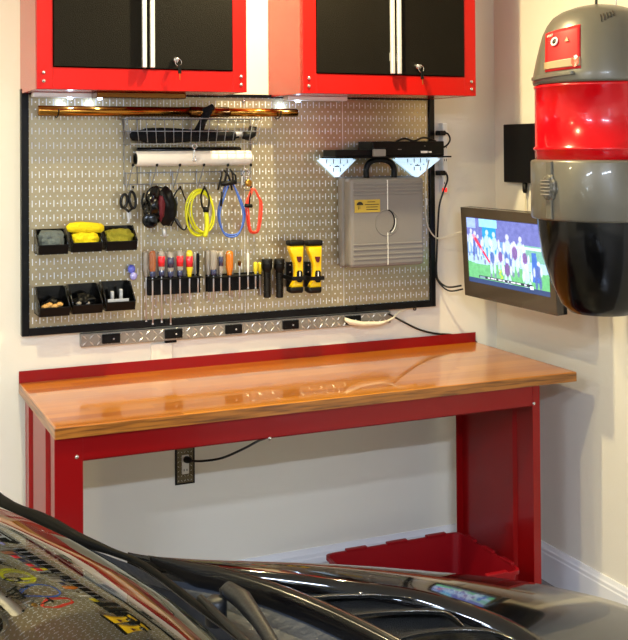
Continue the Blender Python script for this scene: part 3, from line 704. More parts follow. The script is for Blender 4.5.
# ------------------------------------------------------------------ yellow torches
def ytorch(u0, lab):
    # u0: pixel of left top edge
    y = -.085; t = thing('work_light', lab, 'flashlight', aY(u0+7, 293, y), 'yellow flashlights strapped to the board')
    def ring(ul, ur, v, yb_, yf__, rnd=.006):
        a = aY(ul, v, yf__); b = aY(ur, v, yf__); n = 5; pts = []
        x0_, x1_ = a.x, b.x
        for (cx, cy, s) in ((x1_-rnd, yb_-rnd, 0), (x0_+rnd, yb_-rnd, 1), (x0_+rnd, yf__+rnd, 2), (x1_-rnd, yf__+rnd, 3)):
            for k in range(n):
                t_ = (s+k/(n-1))*PI/2
                pts.append(Vector((cx+math.cos(t_)*rnd, cy+math.sin(t_)*rnd, a.z)))
        return pts
    body = [(1.5, 15, 246, -.082, -.112), (1.2, 15, 249, -.080, -.115), (3.6, 14.8, 256, -.082, -.113), (6.2, 14.6, 264, -.084, -.110), (6.6, 14.6, 270, -.084, -.108), (6.2, 14.4, 280, -.084, -.108), (4.2, 14.4, 284, -.082, -.110), (2.6, 14.4, 288, -.080, -.112)]
    MB().loft([ring(u0+a, u0+b, v, y0, y1) for a, b, v, y0, y1 in body]).build('body', M['yellow'], t)
    MB().loft([ring(u0+1.5, u0+15.6, 246.2, -.078, -.114), ring(u0+1, u0+16, 244.5, -.075, -.118), ring(u0+1, u0+16, 242, -.075, -.118), ring(u0+2, u0+15.5, 241, -.078, -.115)]).build('lens_cap', M['rubber'], t)
    MB().loft([ring(u0+2.6, u0+14.6, 287.6, -.080, -.114), ring(u0+1.6, u0+14.8, 288.5, -.075, -.117), ring(u0+1.6, u0+14.8, 292, -.075, -.117), ring(u0+3, u0+14, 293.5, -.078, -.112)]).build('foot_cap', M['rubber'], t)
    yf2 = -.1125
    P = lambda a, b: aY(u0+a, b, yf2)
    MB().prism([P(7.5, 256.5), P(12.6, 256.5), P(12.0, 260.5), P(11, 262.3), P(9.5, 262.3), P(8.3, 260.5)], (0, -.004, 0), .001).build('switch', M['darkred'], t)
    MB().prism([P(7.6, 272), P(9, 270.4), P(12, 270.4), P(13.2, 272), P(13.2, 281), P(12, 282.3), P(9, 282.3), P(7.6, 281)], (0, -.004, 0), .001).build('grip_pad', M['rubber'], t)
    MB().prism([P(9.9, 271.6), P(10.9, 271.6), P(10.9, 276.4), P(9.9, 276.4)], (0, -.0052, 0)).build('white_mark', M['white'], t)
    MB().prism([P(4.5, 252), P(6, 251), P(7, 256), P(5.8, 264)], (0, 0, 0))
    # strap bracket
    a = aY(u0+3.6, 277.3, -.118); b = aY(u0+15.5, 280, -.118)
    MB().box(a.x, b.x+.002, -.1215, -.1135, b.z, a.z+.002, .002).box(a.x-.004, a.x, -.1215, -.022, b.z, a.z+.002, .001).box(b.x+.002, b.x+.006, -.1215, -.022, b.z, a.z+.002, .001).build('strap', M['rubber'], t)
    c_ = aY(u0-1.5, 262, -.03); d_ = aY(u0+2.5, 287, -.03)
    MB().box(c_.x-.004, d_.x+.004, -.034, -.021, d_.z, c_.z, .002).build('bracket', M['blackframe'], t)
    for v_ in (265, 272): 
        q_ = aY(u0+1, v_, -.036); MB().lathe([(.0035, 0), (.0025, .002)], q_, (0, -1, 0), 10).build('bracket_screw', M['chrome'], t)
ytorch(289, 'yellow torch with black caps beside the black flashlights')
ytorch(307.3, 'yellow torch with black caps nearer the grey case')

# ------------------------------------------------------------------ grey tool case
yf3 = -.125
cs = thing('tool_case', 'grey plastic tool case with yellow label hanging under the shelf', 'tool case', aY(385, 265, -.07))
TL = aY(350, 178.5, yf3); BR = aY(425, 264.5, yf3)
x0, x1, z1, z0 = TL.x, BR.x, TL.z, BR.z
xm = aY(387.6, 220, yf3).x; zm = aY(388, 221, yf3).z
MB().box(x0-.004, x1+.004, -.066, -.024, z0-.004, z1+.004, .012).build('rear_shell', M['grey'], cs)
mb = MB(); mb.box(x0, x1, yf3, -.068, z0, z1, .014)
mb.build('front_shell', M['grey'], cs)
for v_ in (183.5, 187, 190.5, 194, 243.8, 248.8, 253.8, 258.3):
    zz = aY(387, v_, yf3).z; MB().box(x0+.012, x1-.012, yf3-.0022, yf3+.004, zz-.0032, zz+.0032, .0012).build('rib', M['grey'], cs)
MB().box(xm-.0014, xm+.0014, yf3-.0024, yf3+.002, zm+.045, z1-.008).build('centre_seam', M['white'], cs)
MB().box(xm-.0014, xm+.0014, yf3-.0024, yf3+.002, z0+.008, zm-.045).build('centre_seam', M['white'], cs)
Rr = .050
mb = MB(); mb.tube([Vector((xm-.004+math.cos(t)*Rr, yf3-.001, zm-.006+math.sin(t)*Rr)) for t in [2*PI*i/40 for i in range(40)]], .0016, True, 6); mb.build('round_emboss', M['grey'], cs)
ar = [Vector((xm-.002+math.cos(t)*.031, yf3-.002, zm+math.sin(t)*.043)) for t in [(-70+i*8)*PI/180 for i in range(20)]]
MB().tube(ar, .0024, n=6).build('latch_arc', M['rubber'], cs)
MB().tube([v+Vector((.006, -.0005, -.004)) for v in ar[:12]], .0016, n=6).build('latch_rim', M['white'], cs)
la = aY(354.5, 200, yf3); lb = aY(380, 212, yf3)
lab = MB().box(la.x, lb.x, yf3-.0014, yf3+.001, lb.z, la.z, .0004).build('label_plate', M['labelyellow'], cs, 'yellow rectangular label')
w_ = lb.x-la.x; h_ = la.z-lb.z; cx = la.x+w_*.2; cz = la.z-h_*.33
MB().prism([Vector((cx+math.cos(t)*w_*.13, yf3-.0014, cz-h_*.08+math.sin(t)*h_*.26)) for t in [PI*i/10 for i in range(11)]], (0, -.0006, 0)).tube([Vector((cx, yf3-.0018, cz-h_*.08)), Vector((cx, yf3-.0018, cz-h_*.4))], .0006, n=6).tube([Vector((cx-w_*.07, yf3-.0018, cz-h_*.12)), Vector((cx-w_*.05, yf3-.0018, cz-h_*.42))], .0008, n=6).build('emblem', M['ink'], lab)
mb = MB()
for k, (a0, a1) in enumerate(((.5, .8), (.4, .95), (.45, .9), (.45, .9))):
    zz = la.z-h_*(.18+.2*k); mb.box(la.x+w_*a0, la.x+w_*a1, yf3-.0019, yf3-.0012, zz-h_*.028, zz+h_*.028)
mb.build('print_lines', M['ink'], lab)
hp = [aY(u_, v_, -.09) for u_, v_ in ((366.5, 178), (366.5, 168), (371, 161.5), (380, 159.5), (389, 161.5), (394, 168), (394, 178))]
MB().tube(hp, .0115, n=12, smooth_path=4).build('handle', M['rubber'], cs, 'black arched carry handle')

# ------------------------------------------------------------------ shelf with recorder on it
zsh = aY(388, 158, -.15).z
sh = thing('metal_shelf', 'narrow dark shelf with two glowing triangular brackets above grey case', 'shelf', (1.43, -.03, zsh))
xs0 = aY(331, 152, -.10).x; xs1 = aY(443, 152, -.10).x
MB().box(xs0, xs1, -.16, -.0216, zsh, zsh+.006, .001).build('shelf_plate', M['black'], sh)
for us in ((317, 336.5, 355.5), (393, 416, 440)):  # glowing blue-white triangles with slot marks below the shelf plate
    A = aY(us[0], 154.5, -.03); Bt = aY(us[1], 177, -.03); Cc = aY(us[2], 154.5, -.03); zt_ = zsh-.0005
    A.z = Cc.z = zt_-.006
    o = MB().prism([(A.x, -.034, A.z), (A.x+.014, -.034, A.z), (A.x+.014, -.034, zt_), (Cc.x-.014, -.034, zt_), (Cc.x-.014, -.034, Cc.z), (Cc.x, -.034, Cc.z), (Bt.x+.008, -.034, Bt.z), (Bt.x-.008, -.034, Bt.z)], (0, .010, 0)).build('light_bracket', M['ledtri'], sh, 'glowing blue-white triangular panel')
    cx_ = (A.x+Cc.x)/2
    mb = MB()
    for dx, dz, hh in ((-.045, -.012, .008), (-.015, -.012, .009), (.015, -.012, .009), (.045, -.012, .008), (-.03, -.028, .003), (-.0, -.030, .003), (.03, -.028, .003), (-.015, -.045, .008), (.015, -.045, .008)):
        mb.box(cx_+dx-.0018, cx_+dx+.0018, -.0348, -.0338, zt_+dz-hh, zt_+dz+hh)
    mb.build('slots', M['grey'], o)
    MB().box(cx_-.010, cx_+.010, -.0352, -.034, zt_-.034, zt_-.030).build('mark', M['ink'], o)
    pass
# recorder box
xb0 = aY(333, 150, -.13).x; xb1 = aY(373, 150, -.13).x; zz0 = zsh+.0065
dv = thing('media_player', 'flat black media box at left end of shelf', 'media player', ((xb0+xb1)/2, -.1, zz0))
MB().box(xb0, xb1, -.15, -.045, zz0, zz0+.026, .003).build('case', M['black'], dv)
xc0 = aY(372, 150, -.15).x; xc1 = aY(443.5, 150, -.15).x; ztp = aY(400, 141.3, -.15).z
dv2 = thing('media_player', 'larger black media box at right end of shelf', 'media player', ((xc0+xc1)/2, -.1, zz0))
MB().box(xc0, xc1, -.155, -.04, zz0, ztp, .003).build('case', M['black'], dv2)
a = aY(421, 152, -.156); MB().box(a.x, a.x+.03, -.1568, -.154, a.z-.004, a.z+.004, .0005).build('badge', M['white'], dv2, 'small pale badge')
a = aY(428.5, 152, -.156); MB().box(a.x, a.x+.014, -.1568, -.154, a.z-.003, a.z+.003, .0005).build('badge', M['white'], dv2, 'tiny pale mark')
a = aY(398, 149.5, -.156); MB().box(a.x, a.x+.016, -.1568, -.154, a.z-.001, a.z+.0015).build('button', M['grey'], dv2)
a = aY(425, 146, -.156); MB().lathe([(.0025, 0), (.0018, .002)], (a.x, -.154, a.z), (0, -1, 0), 10).build('button', M['grey'], dv2)
ag = aY(378, 150, -.165)
ad = thing('small_remote', 'small grey gadget resting at middle of shelf', 'gadget', ag)
MB().box(ag.x-.022, ag.x+.03, -.175, -.158, zsh+.0065, zsh+.035, .004).build('case', M['grey'], ad)
MB().box(ag.x-.024, ag.x+.032, -.176, -.158, zsh+.0355, zsh+.040, .002).build('lid', M['black'], ad)
tag(MB().tube([aY(394, 143, -.09), aY(404, 138.5, -.09), aY(414, 141, -.1), aY(424, 137.5, -.09), aY(436, 141.5, -.09), aY(431, 142.7, -.1)], .004, n=8, smooth_path=5).build('cable', M['cord']), 'black cable coiled on top of the larger media box', 'cable')

# ------------------------------------------------------------------ power strip and cables right of board
ps = thing('power_strip', 'white vertical power strip right of the black board frame', 'power strip', aY(444, 160, -.0))
a = aY(440.5, 123, -.03); b = aY(447.5, 193, -.03)
xp0 = a.x+.008; xp1 = b.x; xpm = (xp0+xp1)/2
MB().box(xp0, xp1, -.034, -.001, b.z, a.z, .004).build('housing', M['white'], ps)
for v_ in (133, 147, 160, 173, 183):
    q = aY(443.5, v_, -.035)
    MB().box(xpm-.006, xpm-.003, -.0346, -.0335, q.z-.005, q.z+.005).box(xpm+.003, xpm+.006, -.0346, -.0335, q.z-.005, q.z+.005).build('socket', M['ink'], ps)
q = aY(443.5, 190, -.036); MB().box(xpm-.016, xpm+.004, -.038, -.033, q.z-.008, q.z+.008, .001).build('switch', M['redlens'], ps, 'lit red rocker switch')
def plug(v, lab, path):
    q = aY(441, v, -.06); t = thing('power_plug', lab, 'plug', q)
    MB().box(q.x-.012, q.x+.018, -.07, -.0345, q.z-.010, q.z+.010, .004).build('plug_body', M['rubber'], t)
    MB().tube([(q.x+.016, -.055, q.z)]+path, .0038, n=8, smooth_path=6).build('lead', M['cord'], t)
q = aY(441, 133, -.06)
plug(133, 'upper black plug in the power strip', [aY(448, 134, -.06), aY(450, 140, -.06), aY(446, 146, -.06), aY(440, 147, -.06)])
plug(173, 'lower black plug in the power strip', [aY(446.5, 174, -.06), aY(447.5, 180, -.06), aY(444, 190, -.055), aY(439.5, 205, -.05), aY(438, 225, -.04), aY(437, 250, -.012), aY(436.5, 272, -.012), aY(439, 281, -.03), aY(448, 287, -.06), aY(461.5, 285.5, -.10)])
tag(MB().tube([aY(436, 262, -.012), aY(436, 276, -.012), aY(441, 285, -.03), aY(450, 291, -.06), aY(463, 289, -.10)], .0032, n=8, smooth_path=6).build('cable', M['cord']), 'second black cable sagging from board edge to television', 'cable')
tag(MB().tube([aY(429, 160, -.05), aY(426, 175, -.045), aY(425, 195, -.045), aY(425.5, 215, -.045), aY(429, 229, -.045), aY(437, 238, -.045), aY(448, 236, -.06), aY(463, 231, -.10)], .0028, n=8, smooth_path=6).build('cable', M['offwhite']), 'thin white cable looping from shelf to television', 'cable')
a = aY(426, 198, -.048); tag(MB().box(a.x-.005, a.x+.005, -.052, -.042, a.z-.03, a.z+.0, .002).build('cable_ferrite', M['white']), 'small white sleeve on the thin white cable', 'cable sleeve')

# ------------------------------------------------------------------ magnetic tool strip (diamond plate)
def lozenges(mb, x0, x1, z0, z1, y, dx=.026, s=.0118, rows=2):
    i = 0; x = x0+dx/2
    while x < x1-dx*.3:
        for r_ in range(rows):
            zc_ = z0+(z1-z0)*(r_+.5)/rows; an = PI/4 if (i+r_) % 2 == 0 else -PI/4
            u = Vector((math.cos(an), 0, math.sin(an))); w = Vector((-math.sin(an), 0, math.cos(an))); c_ = Vector((x, y, zc_))
            mb._add([c_+u*s, c_+w*s*.26, c_-u*s, c_-w*s*.26, c_+Vector((0, -.0022, 0))], [(0, 1, 4), (1, 2, 4), (2, 3, 4), (3, 0, 4)])
        x += dx; i += 1
ys = -.024
A = aY(81, 333, ys); A2 = aY(81, 347, ys); B_ = aY(391, 312.5, ys); B2 = aY(391, 323.5, ys)
ts = thing('tool_strip', 'diamond plate magnetic strip with black pads below tool board', 'tool strip', (A.x, 0, A2.z))
sz0 = (A2.z+B2.z)/2; sz1 = (A.z+B_.z)/2
M['dbase'] = mat('diamond_plate_ground', (150, 146, 136), .35, .6, var=.1, vscale=30)
M['dplate'] = mat('diamond_plate', (214, 212, 206), .3, .6, var=.1, vscale=30, bump=.1, bscale=50)
mb = MB().box(A.x, B_.x, ys+.002, -.001, sz0, sz1, .0015); mb.build('plate', M['dbase'], ts)
mb = MB(); lozenges(mb, A.x, B_.x, sz0, sz1, ys+.0018); mb.build('tread_pattern', M['dplate'], ts)
for u_ in (111, 173.5, 233.5, 290.5, 353):
    q = aY(u_, 330, ys); w2 = .033
    mp = MB().box(q.x-w2, q.x+w2, ys-.008, ys+.004, sz0+.008, sz1-.006, .002).build('magnet_pad', M['black'], ts)
    MB().lathe([(.0035, 0), (.003, .002)], (q.x+.008, ys-.0078, (sz0+sz1)/2), (0, -1, 0), 12).build('pad_screw', M['steel'], mp)
for u_, v_, g in ((170, 322.5, 0), (361, 309.5, 0)):
    q = aY(u_, v_, -.035); lab_ = 'small black clip wedged between board frame and strip, near %s' % ('screwdriver tips' if u_ < 200 else 'white adapter')
    tag(MB().box(q.x-.018, q.x+.018, -.038, -.031, q.z-.003, q.z+.010, .001).build('clip', M['black']), lab_, 'clip')
tag(MB().box(aY(165, 340, -.01).x, aY(176, 340, -.01).x, -.018, -.001, sz0-.010, sz0-.001, .001).build('strip_bracket', M['black']), 'small black bracket just beneath the diamond plate strip', 'bracket')
# white adapter with cord on the strip
yw = -.048
wa = thing('charger_adapter', 'off-white plug lead resting on right end of diamond strip', 'adapter', aY(358, 320, yw))
MB().tube([aY(345, 319, yw), aY(350, 322, yw), aY(362, 324, yw), aY(380, 323.5, yw), aY(388, 321, yw)], [.006, .011, .010, .008, .005], n=12).build('adapter_body', M['offwhite'], wa)
MB().tube([aY(386, 321.5, yw), aY(393, 318, yw), aY(399, 312, -.03), aY(408, 308, -.008), aY(414, 307, -.005)], .004, n=8, smooth_path=5).build('lead', M['offwhite'], wa)
ck = aY(415, 309, -.01); tag(MB().tube(ell(Vector((ck.x, -.008, ck.z)), .006, .005, 10), .0022, True, 8).build('cable_clip', M['cord']), 'tiny black cable clip under right corner of board', 'clip')
tag(MB().tube([aY(389, 314, -.03), aY(400, 320, -.012), aY(418, 329, -.010), aY(435, 333.5, -.010), aY(450, 334.5, -.006), aY(462, 337, -.0055), aY(470, 339, -.0055), aY(477, 343, -.0055), aY(478, 355, -.0055)], .0040, n=8, smooth_path=6).build('extension_lead', M['cord']), 'black power cord running from diamond strip down behind bench', 'cord')
# vertical cable cover
a = aY(151, 340, -.006); b = aY(172, 360, -.006)
tag(MB().box(a.x, b.x, -.009, -.0003, .80, sz0-.011, .002).build('cable_cover', M['wall']), 'flat white cable cover on wall between strip and bench', 'cable cover')

# ------------------------------------------------------------------ workbench
BX0, BX1, BYF, BZ = -.034, 1.852, -.618, .884
wb = thing('workbench', 'red steel workbench with varnished wooden top against the wall', 'workbench', ((BX0+BX1)/2, -.3, 0))
TH = .036
MB().box(BX0, BX1, BYF, -.013, BZ-TH, BZ, .003).build('bench_top', M['wood'], wb)
MB().box(BX0, BX1, BYF-.0012, BYF+.004, BZ-TH+.0015, BZ-.0025, .0005).build('front_edge', M['woodedge'], wb)
MB().box(BX0-.0012, BX0+.004, BYF+.002, -.014, BZ-TH+.0015, BZ-.0025, .0005).build('end_edge', M['woodedge'], wb)
MB().box(BX1-.004, BX1+.0012, BYF+.002, -.014, BZ-TH+.0015, BZ-.0025, .0005).build('end_edge', M['woodedge'], wb)
MB().box(BX0, BX1, -.0125, -.0102, BZ-TH, BZ+.040, .0008).build('backsplash', M['benchred'], wb)
yA = -.600; zAp = .773
# apron
mb = MB().box(.05, 1.672, yA, yA+.003, zAp, BZ-TH-.0005, .0008).box(.05, 1.672, yA, yA+.04, zAp, zAp+.003)
mb.build('apron', M['benchred'], wb)
MB().box(.05, 1.672, -.03, -.027, zAp, BZ-TH-.0005).build('rear_rail', M['benchred'], wb)
for px_, v_ in ((77, 457), (270, 438.5), (534, 403.5)):
    q = aY(px_, v_, yA-.002)
    MB().lathe([(.007, 0), (.006, .003), (.002, .005)], (q.x, yA, q.z), (0, -1, 0), 14).build('bolt', M['chrome'], wb)
def leg(xo, xi, side):
    # side -1: left leg, outer face at xo; folded sheet with vertical flutes
    s = 1 if xi > xo else -1
    yb_ = -.13; zt_ = BZ-TH-.0006
    l = MB()
    l.box(min(xo, xi), max(xo, xi), yA-.002, yA+.002, 0.003, zt_, .0008)            # front flange
    l.box(min(xo, xi), max(xo, xi), yb_-.002, yb_+.002, 0.003, zt_, .0008)        # rear flange
    # fluted side sheet
    prof = []
    d = .012*s
    ysq = [yA, yA+.055, yA+.065, yA+.125, yA+.135, yb_-.135, yb_-.125, yb_-.065, yb_-.055, yb_]
    xs = [0, 0, d, d, 0, 0, d, d, 0, 0]
    if side > 0: xs = [0, 0, 0, 0, d, d, 0, 0, 0, 0]; 
    outer = [Vector((xo+x_+.001*s, y_, .003)) for x_, y_ in zip(xs, ysq)]
    inner = [Vector((xo+x_+.003*s, y_, .003)) for x_, y_ in zip(xs, ysq)]
    l.prism(outer+inner[::-1], (0, 0, zt_-.003))
    lg = l.build('leg', M['benchred'], wb)
    MB().box(min(xo, xi)+.004, max(xo, xi)-.004, yA+.004, yb_-.004, 0, .004).build('foot_plate', M['benchred'], lg)
leg(-.033, .052, -1); leg(1.703, 1.672, 1)
# red storage tote
tt = thing('storage_tote', 'empty red plastic tote on floor under right end of bench', 'tote', (1.32, -.45, 0))
TX0, TX1, TY0, TY1, TZ = 1.012, 1.590, -.645, -.262, .226
def rr(x0, x1, y0, y1, z, rad=.03, n=6, wav=0):
    pts = []
    for (cx_, cy_, s) in ((x1-rad, y1-rad, 0), (x0+rad, y1-rad, 1), (x0+rad, y0+rad, 2), (x1-rad, y0+rad, 3)):
        for k in range(n):
            t_ = (s+k/(n-1))*PI/2; pts.append(Vector((cx_+math.cos(t_)*rad, cy_+math.sin(t_)*rad, z)))
    return pts
ti = .035
outer = [rr(TX0+ti, TX1-ti, TY0+ti, TY1-ti, .001), rr(TX0+.006, TX1-.006, TY0+.006, TY1-.006, TZ-.01), rr(TX0, TX1, TY0, TY1, TZ-.012), rr(TX0, TX1, TY0, TY1, TZ), rr(TX0+.008, TX1-.008, TY0+.008, TY1-.008, TZ), rr(TX0+ti+.004, TX1-ti-.004, TY0+ti+.004, TY1-ti-.004, .006)]
MB().loft(outer, smooth=False).build('tub', M['redtote'], tt)
def notch(*a): MB().box(*a, TZ-.002, TZ+.007, .002).build('rim_tab', M['redtote'], tt)
for k in range(3):
    xx = TX0+.09+k*.17; notch(xx, xx+.085, TY1-.014, TY1+.004); notch(xx, xx+.085, TY0-.004, TY0+.014)
    yy_ = TY0+.05+k*.11; notch(TX1-.012, TX1+.004, yy_, yy_+.06)

M['darkplate'] = mat('outlet_plate_metal', (96, 86, 64), .35, .6, var=.1)
# outlet with diamond plate cover under bench
a = aY(175, 449.5, -.004); b = aY(195, 483, -.004)
ol = thing('wall_outlet', 'diamond plate wall outlet beneath the bench apron', 'outlet', ((a.x+b.x)/2, 0, b.z))
MB().box(a.x, b.x, -.004, -.0003, b.z, a.z+.02, .0015).build('border_plate', M['blackframe'], ol, 'black outer plate')
MB().box(a.x+.007, b.x-.007, -.0065, -.004, b.z+.007, a.z+.013, .001).build('cover_plate', M['darkplate'], ol)
mb = MB(); lozenges(mb, a.x+.006, b.x-.006, b.z+.007, a.z+.013, -.0064, .0125, .0052, 8); mb.build('tread_pattern', M['dplate'], ol)
xc = (a.x+b.x)/2; zc_ = (a.z+b.z)/2+.008
MB().box(xc-.014, xc+.014, -.0095, -.006, zc_-.035, zc_+.035, .003).build('receptacle', M['white'], ol)
for dz in (-.020,):
    MB().box(xc-.007, xc-.004, -.0100, -.0092, zc_+dz-.004, zc_+dz+.004).box(xc+.004, xc+.007, -.0100, -.0092, zc_+dz-.004, zc_+dz+.004).build('slots', M['ink'], ol)
pg = thing('power_plug', 'round black plug and cord from outlet up to bench apron', 'plug', (xc, -.02, zc_+.02))
MB().lathe([(.012, 0), (.013, .008), (.011, .02), (.006, .03)], (xc, -.0105, zc_+.020), (.5, -1, 0), 20).build('plug_body', M['rubber'], pg)
MB().tube([(xc+.011, -.036, zc_+.020), aY(203, 461, -.07), aY(222, 458, -.12), aY(243, 449, -.2), aY(258, 441, -.3), aY(267, 437, -.40), aY(270, 428, -.42)], .0042, n=8, smooth_path=6).build('cord', M['cord'], pg)

# ------------------------------------------------------------------ television on arm
tv = thing('television', 'flat screen television showing a football game on right wall arm', 'television', (1.9, -.4, 1.28))
tb = [aX(459.2, 207, 1.685), None, None, aX(463.6, 294.6, 1.725)]
xt_, xb_ = 1.707, 1.725
YL = aX(460.5, 207, xt_).y; YR = aX(557, 312, xb_).y
zt_, zb_ = aX(460, 207, xt_).z, aX(463.6, 294.6, xb_).z
def tvp(fy, fz, off=0.):
    # fy 0 (corner side) ..1 ; fz 0 bottom..1 top ; off: outwards from screen (towards -X)
    up = Vector((xt_-xb_, 0, zt_-zb_)); n_ = Vector((-1, 0, (xt_-xb_)/(zt_-zb_))).normalized()*1.0
    return Vector((xb_, YL+(YR-YL)*fy, zb_))+up*fz+n_*off
def tvbox(f0, f1, g0, g1, o0, o1, mb):
    pts = [tvp(f0, g0, o0), tvp(f1, g0, o0), tvp(f1, g1, o0), tvp(f0, g1, o0)]
    q = [tvp(f0, g0, o1), tvp(f1, g0, o1), tvp(f1, g1, o1), tvp(f0, g1, o1)]
    mb._add(pts+q, [(0, 1, 2, 3), (7, 6, 5, 4), (0, 4, 5, 1), (1, 5, 6, 2), (2, 6, 7, 3), (3, 7, 4, 0)]); return mb
bx = .055; bt_ = .105; bb = .17
mb = MB(); tvbox(0, 1, 0, bb, -.03, 0, mb); tvbox(0, 1, 1-bt_, 1, -.03, 0, mb); tvbox(0, bx, bb, 1-bt_, -.03, 0, mb); tvbox(1-bx, 1, bb, 1-bt_, -.03, 0, mb)
mb.build('bezel', M['tvbezel'], tv)
mb = MB(); tvbox(.0, 1, 0, 1, -.045, -.0302, mb); tvbox(.1, .9, .1, .9, -.075, -.045, mb); mb.build('rear_housing', M['black'], tv)
# picture
def picture():
    W, H = 176, 98
    rnd = random.Random(3)
    img = [[None]*W for _ in range(H)]
    for j in range(H):
        for i in range(W):
            y = j/(H-1); x = i/(W-1)
            if y > .68+.03*math.sin(x*9): c = (110, 190, 128)
            elif y > .56: c = (176, 208, 236)
            elif y > .32: c = (124, 184, 165) if x > .58 else (120, 160, 215)
            else: c = (112, 118, 186)
            if y < .16 and x < .12: c = (160, 186, 236)
            if .16 < x < .40 and y < .13: c = (158, 220, 238)
            if .20 < x < .38 and .13 <= y < .60: c = (44, 156, 222)
            if x > .55 and .35 < y < .385: c = (210, 232, 238)
            if x > .80 and .42 < y < .84 and x < .80+.1*(y-.3)+.04: c = (70, 115, 200)
            k = 12*noise.noise(Vector((x*26, y*16, 1)))+rnd.uniform(-5, 5); img[j][i] = tuple(max(0, min(255, v+k)) for v in c)
    def el(cx, cy, rx, ry, c, a=.85):
        for j in range(max(0, int((cy-ry)*H)), min(H, int((cy+ry)*H)+2)):
            for i in range(max(0, int((cx-rx)*W)), min(W, int((cx+rx)*W)+2)):
                d = ((i/W-cx)/rx)**2+((j/H-cy)/ry)**2
                if d < 1:
                    k = a*min(1, (1-d)*2.5); n_ = rnd.uniform(-10, 10)
                    img[j][i] = tuple(max(0, min(255, o*(1-k)+v*k+n_)) for o, v in zip(img[j][i], c))
    def player(x, y, s, c1, c2, c3=(222, 226, 246), lean=0.):
        el(x+lean, y+.03*s, .015*s, .032*s, c3)
        el(x+lean*.5, y+.12*s, .026*s, .075*s, c1)
        el(x-.030*s, y+.13*s, .011*s, .06*s, c3); el(x+.032*s, y+.12*s, .011*s, .055*s, c3)
        el(x-.014*s, y+.24*s, .014*s, .085*s, c2); el(x+.018*s+abs(lean)*.3, y+.235*s, .014*s, .08*s, c2)
        el(x-.018*s, y+.33*s, .010*s, .03*s, (120, 130, 170)); el(x+.024*s, y+.32*s, .010*s, .03*s, (120, 130, 170))
    wht = (204, 220, 246); mar = (126, 84, 156); blu = (84, 104, 176)
    for x, y, s_, a, b in ((.04, .17, 1.2, wht, wht), (.10, .2, 1.3, blu, blu), (.15, .25, 1.1, blu, wht), (.25, .16, 1.5, wht, wht), (.36, .18, 1.5, wht, wht), (.52, .19, 1.6, wht, blu), (.66, .2, 1.5, wht, wht),
                           (.60, .28, 1.5, mar, wht), (.72, .36, 1.3, mar, wht), (.32, .42, 1.3, blu, wht), (.42, .40, 1.2, mar, wht), (.50, .54, 1.5, mar, wht), (.74, .58, 1.5, wht, wht), (.86, .52, 1.3, blu, blu)):
        player(x, y, s_, a, b, lean=.012*math.sin(x*31))
    for k in range(40):
        f = k/39; el(.085+.19*f, .28+.36*f, .022-.010*f, .030-.014*f, (232, 62, 92) if (k//5) % 4 else (240, 150, 175), 1)
    for k in range(10): el(.405+.012*math.sin(k*1.3)+.003*k, .74+.016*k, .010, .016, (196, 222, 62), .9)
    def blk(x0, y0, x1, y1, c):
        for j in range(max(0, int(y0*H)), min(H, int(y1*H))):
            for i in range(max(0, int(x0*W)), min(W, int(x1*W))): img[j][i] = c
    blk(0, .93, 1, 1, (52, 72, 116)); blk(.14, .885, .80, .928, (48, 56, 74)); blk(0, 0, 1, .015, (60, 70, 130))
    for x0, x1 in ((.25, .28), (.29, .33), (.34, .36), (.39, .43), (.44, .47), (.50, .52), (.54, .60), (.61, .66), (.70, .73)): blk(x0, .895, x1, .917, (225, 230, 240))
    blk(.15, .89, .22, .922, (130, 160, 176)); blk(.77, .9, .81, .95, (225, 235, 245))
    return img, W, H
img, W, H = picture()
bm = bmesh.new(); layer = bm.loops.layers.color.new('picture')
n_ = Vector((-1, 0, 0)); off = parent_world(tv)
grid = [[bm.verts.new(tvp(bx+(1-2*bx)*i/W, 1-bt_-(1-bt_-bb)*j/H, -.004)-off) for i in range(W+1)] for j in range(H+1)]
for j in range(H):
    for i in range(W):
        f = bm.faces.new((grid[j][i], grid[j+1][i], grid[j+1][i+1], grid[j][i+1]))
        c = img[j][i]
        for lp in f.loops: lp[layer] = (c[0]/255, c[1]/255, c[2]/255, 1)
me = bpy.data.meshes.new('screen'); bm.to_mesh(me); bm.free(); me.materials.append(M['screen'])
so = bpy.data.objects.new('screen', me); COL.objects.link(so); so.parent = tv; so['label'] = 'lit screen with a football game on green field'
mb = MB(); tvbox(bx, 1-bx, bb, 1-bt_, -.03, -.006, mb); mb.build('screen_backing', M['black'], tv)
yc_ = (YL+YR)/2
MB().box(1.775, 1.80, yc_-.06, yc_+.06, 1.22, 1.34, .003).box(1.80, 1.945, yc_-.02, yc_+.02, 1.265, 1.295, .004).box(1.945, XR-.001, yc_-.05, yc_+.05, 1.2, 1.36, .003).build('wall_arm', M['black'], tv)

# black box on right wall
wbx = thing('wall_box', 'flat black box on right wall partly behind the vacuum', 'box', (XR, -.17, 1.66))
a = aX(503, 124.5, XR-.03); b = aX(540, 183, XR-.03)
MB().box(XR-.03, XR-.001, b.y, a.y, aX(503, 182, XR-.03).z, a.z, .004).build('case', M['black'], wbx)
q = aX(524.5, 190, XR-.02)
MB().lathe([(.010, 0), (.010, .03), (.006, .04)], (XR-.018, q.y, aX(524, 183, XR-.02).z), (0, 0, -1), 16).build('cable_boot', M['rubber'], wbx)
MB().tube([(XR-.018, q.y, q.z-.02), (XR-.02, q.y, q.z-.10), (XR-.06, q.y-.01, q.z-.17), (1.80, q.y-.03, q.z-.24)], .0025, n=8, smooth_path=5).build('cable', M['offwhite'], wbx)

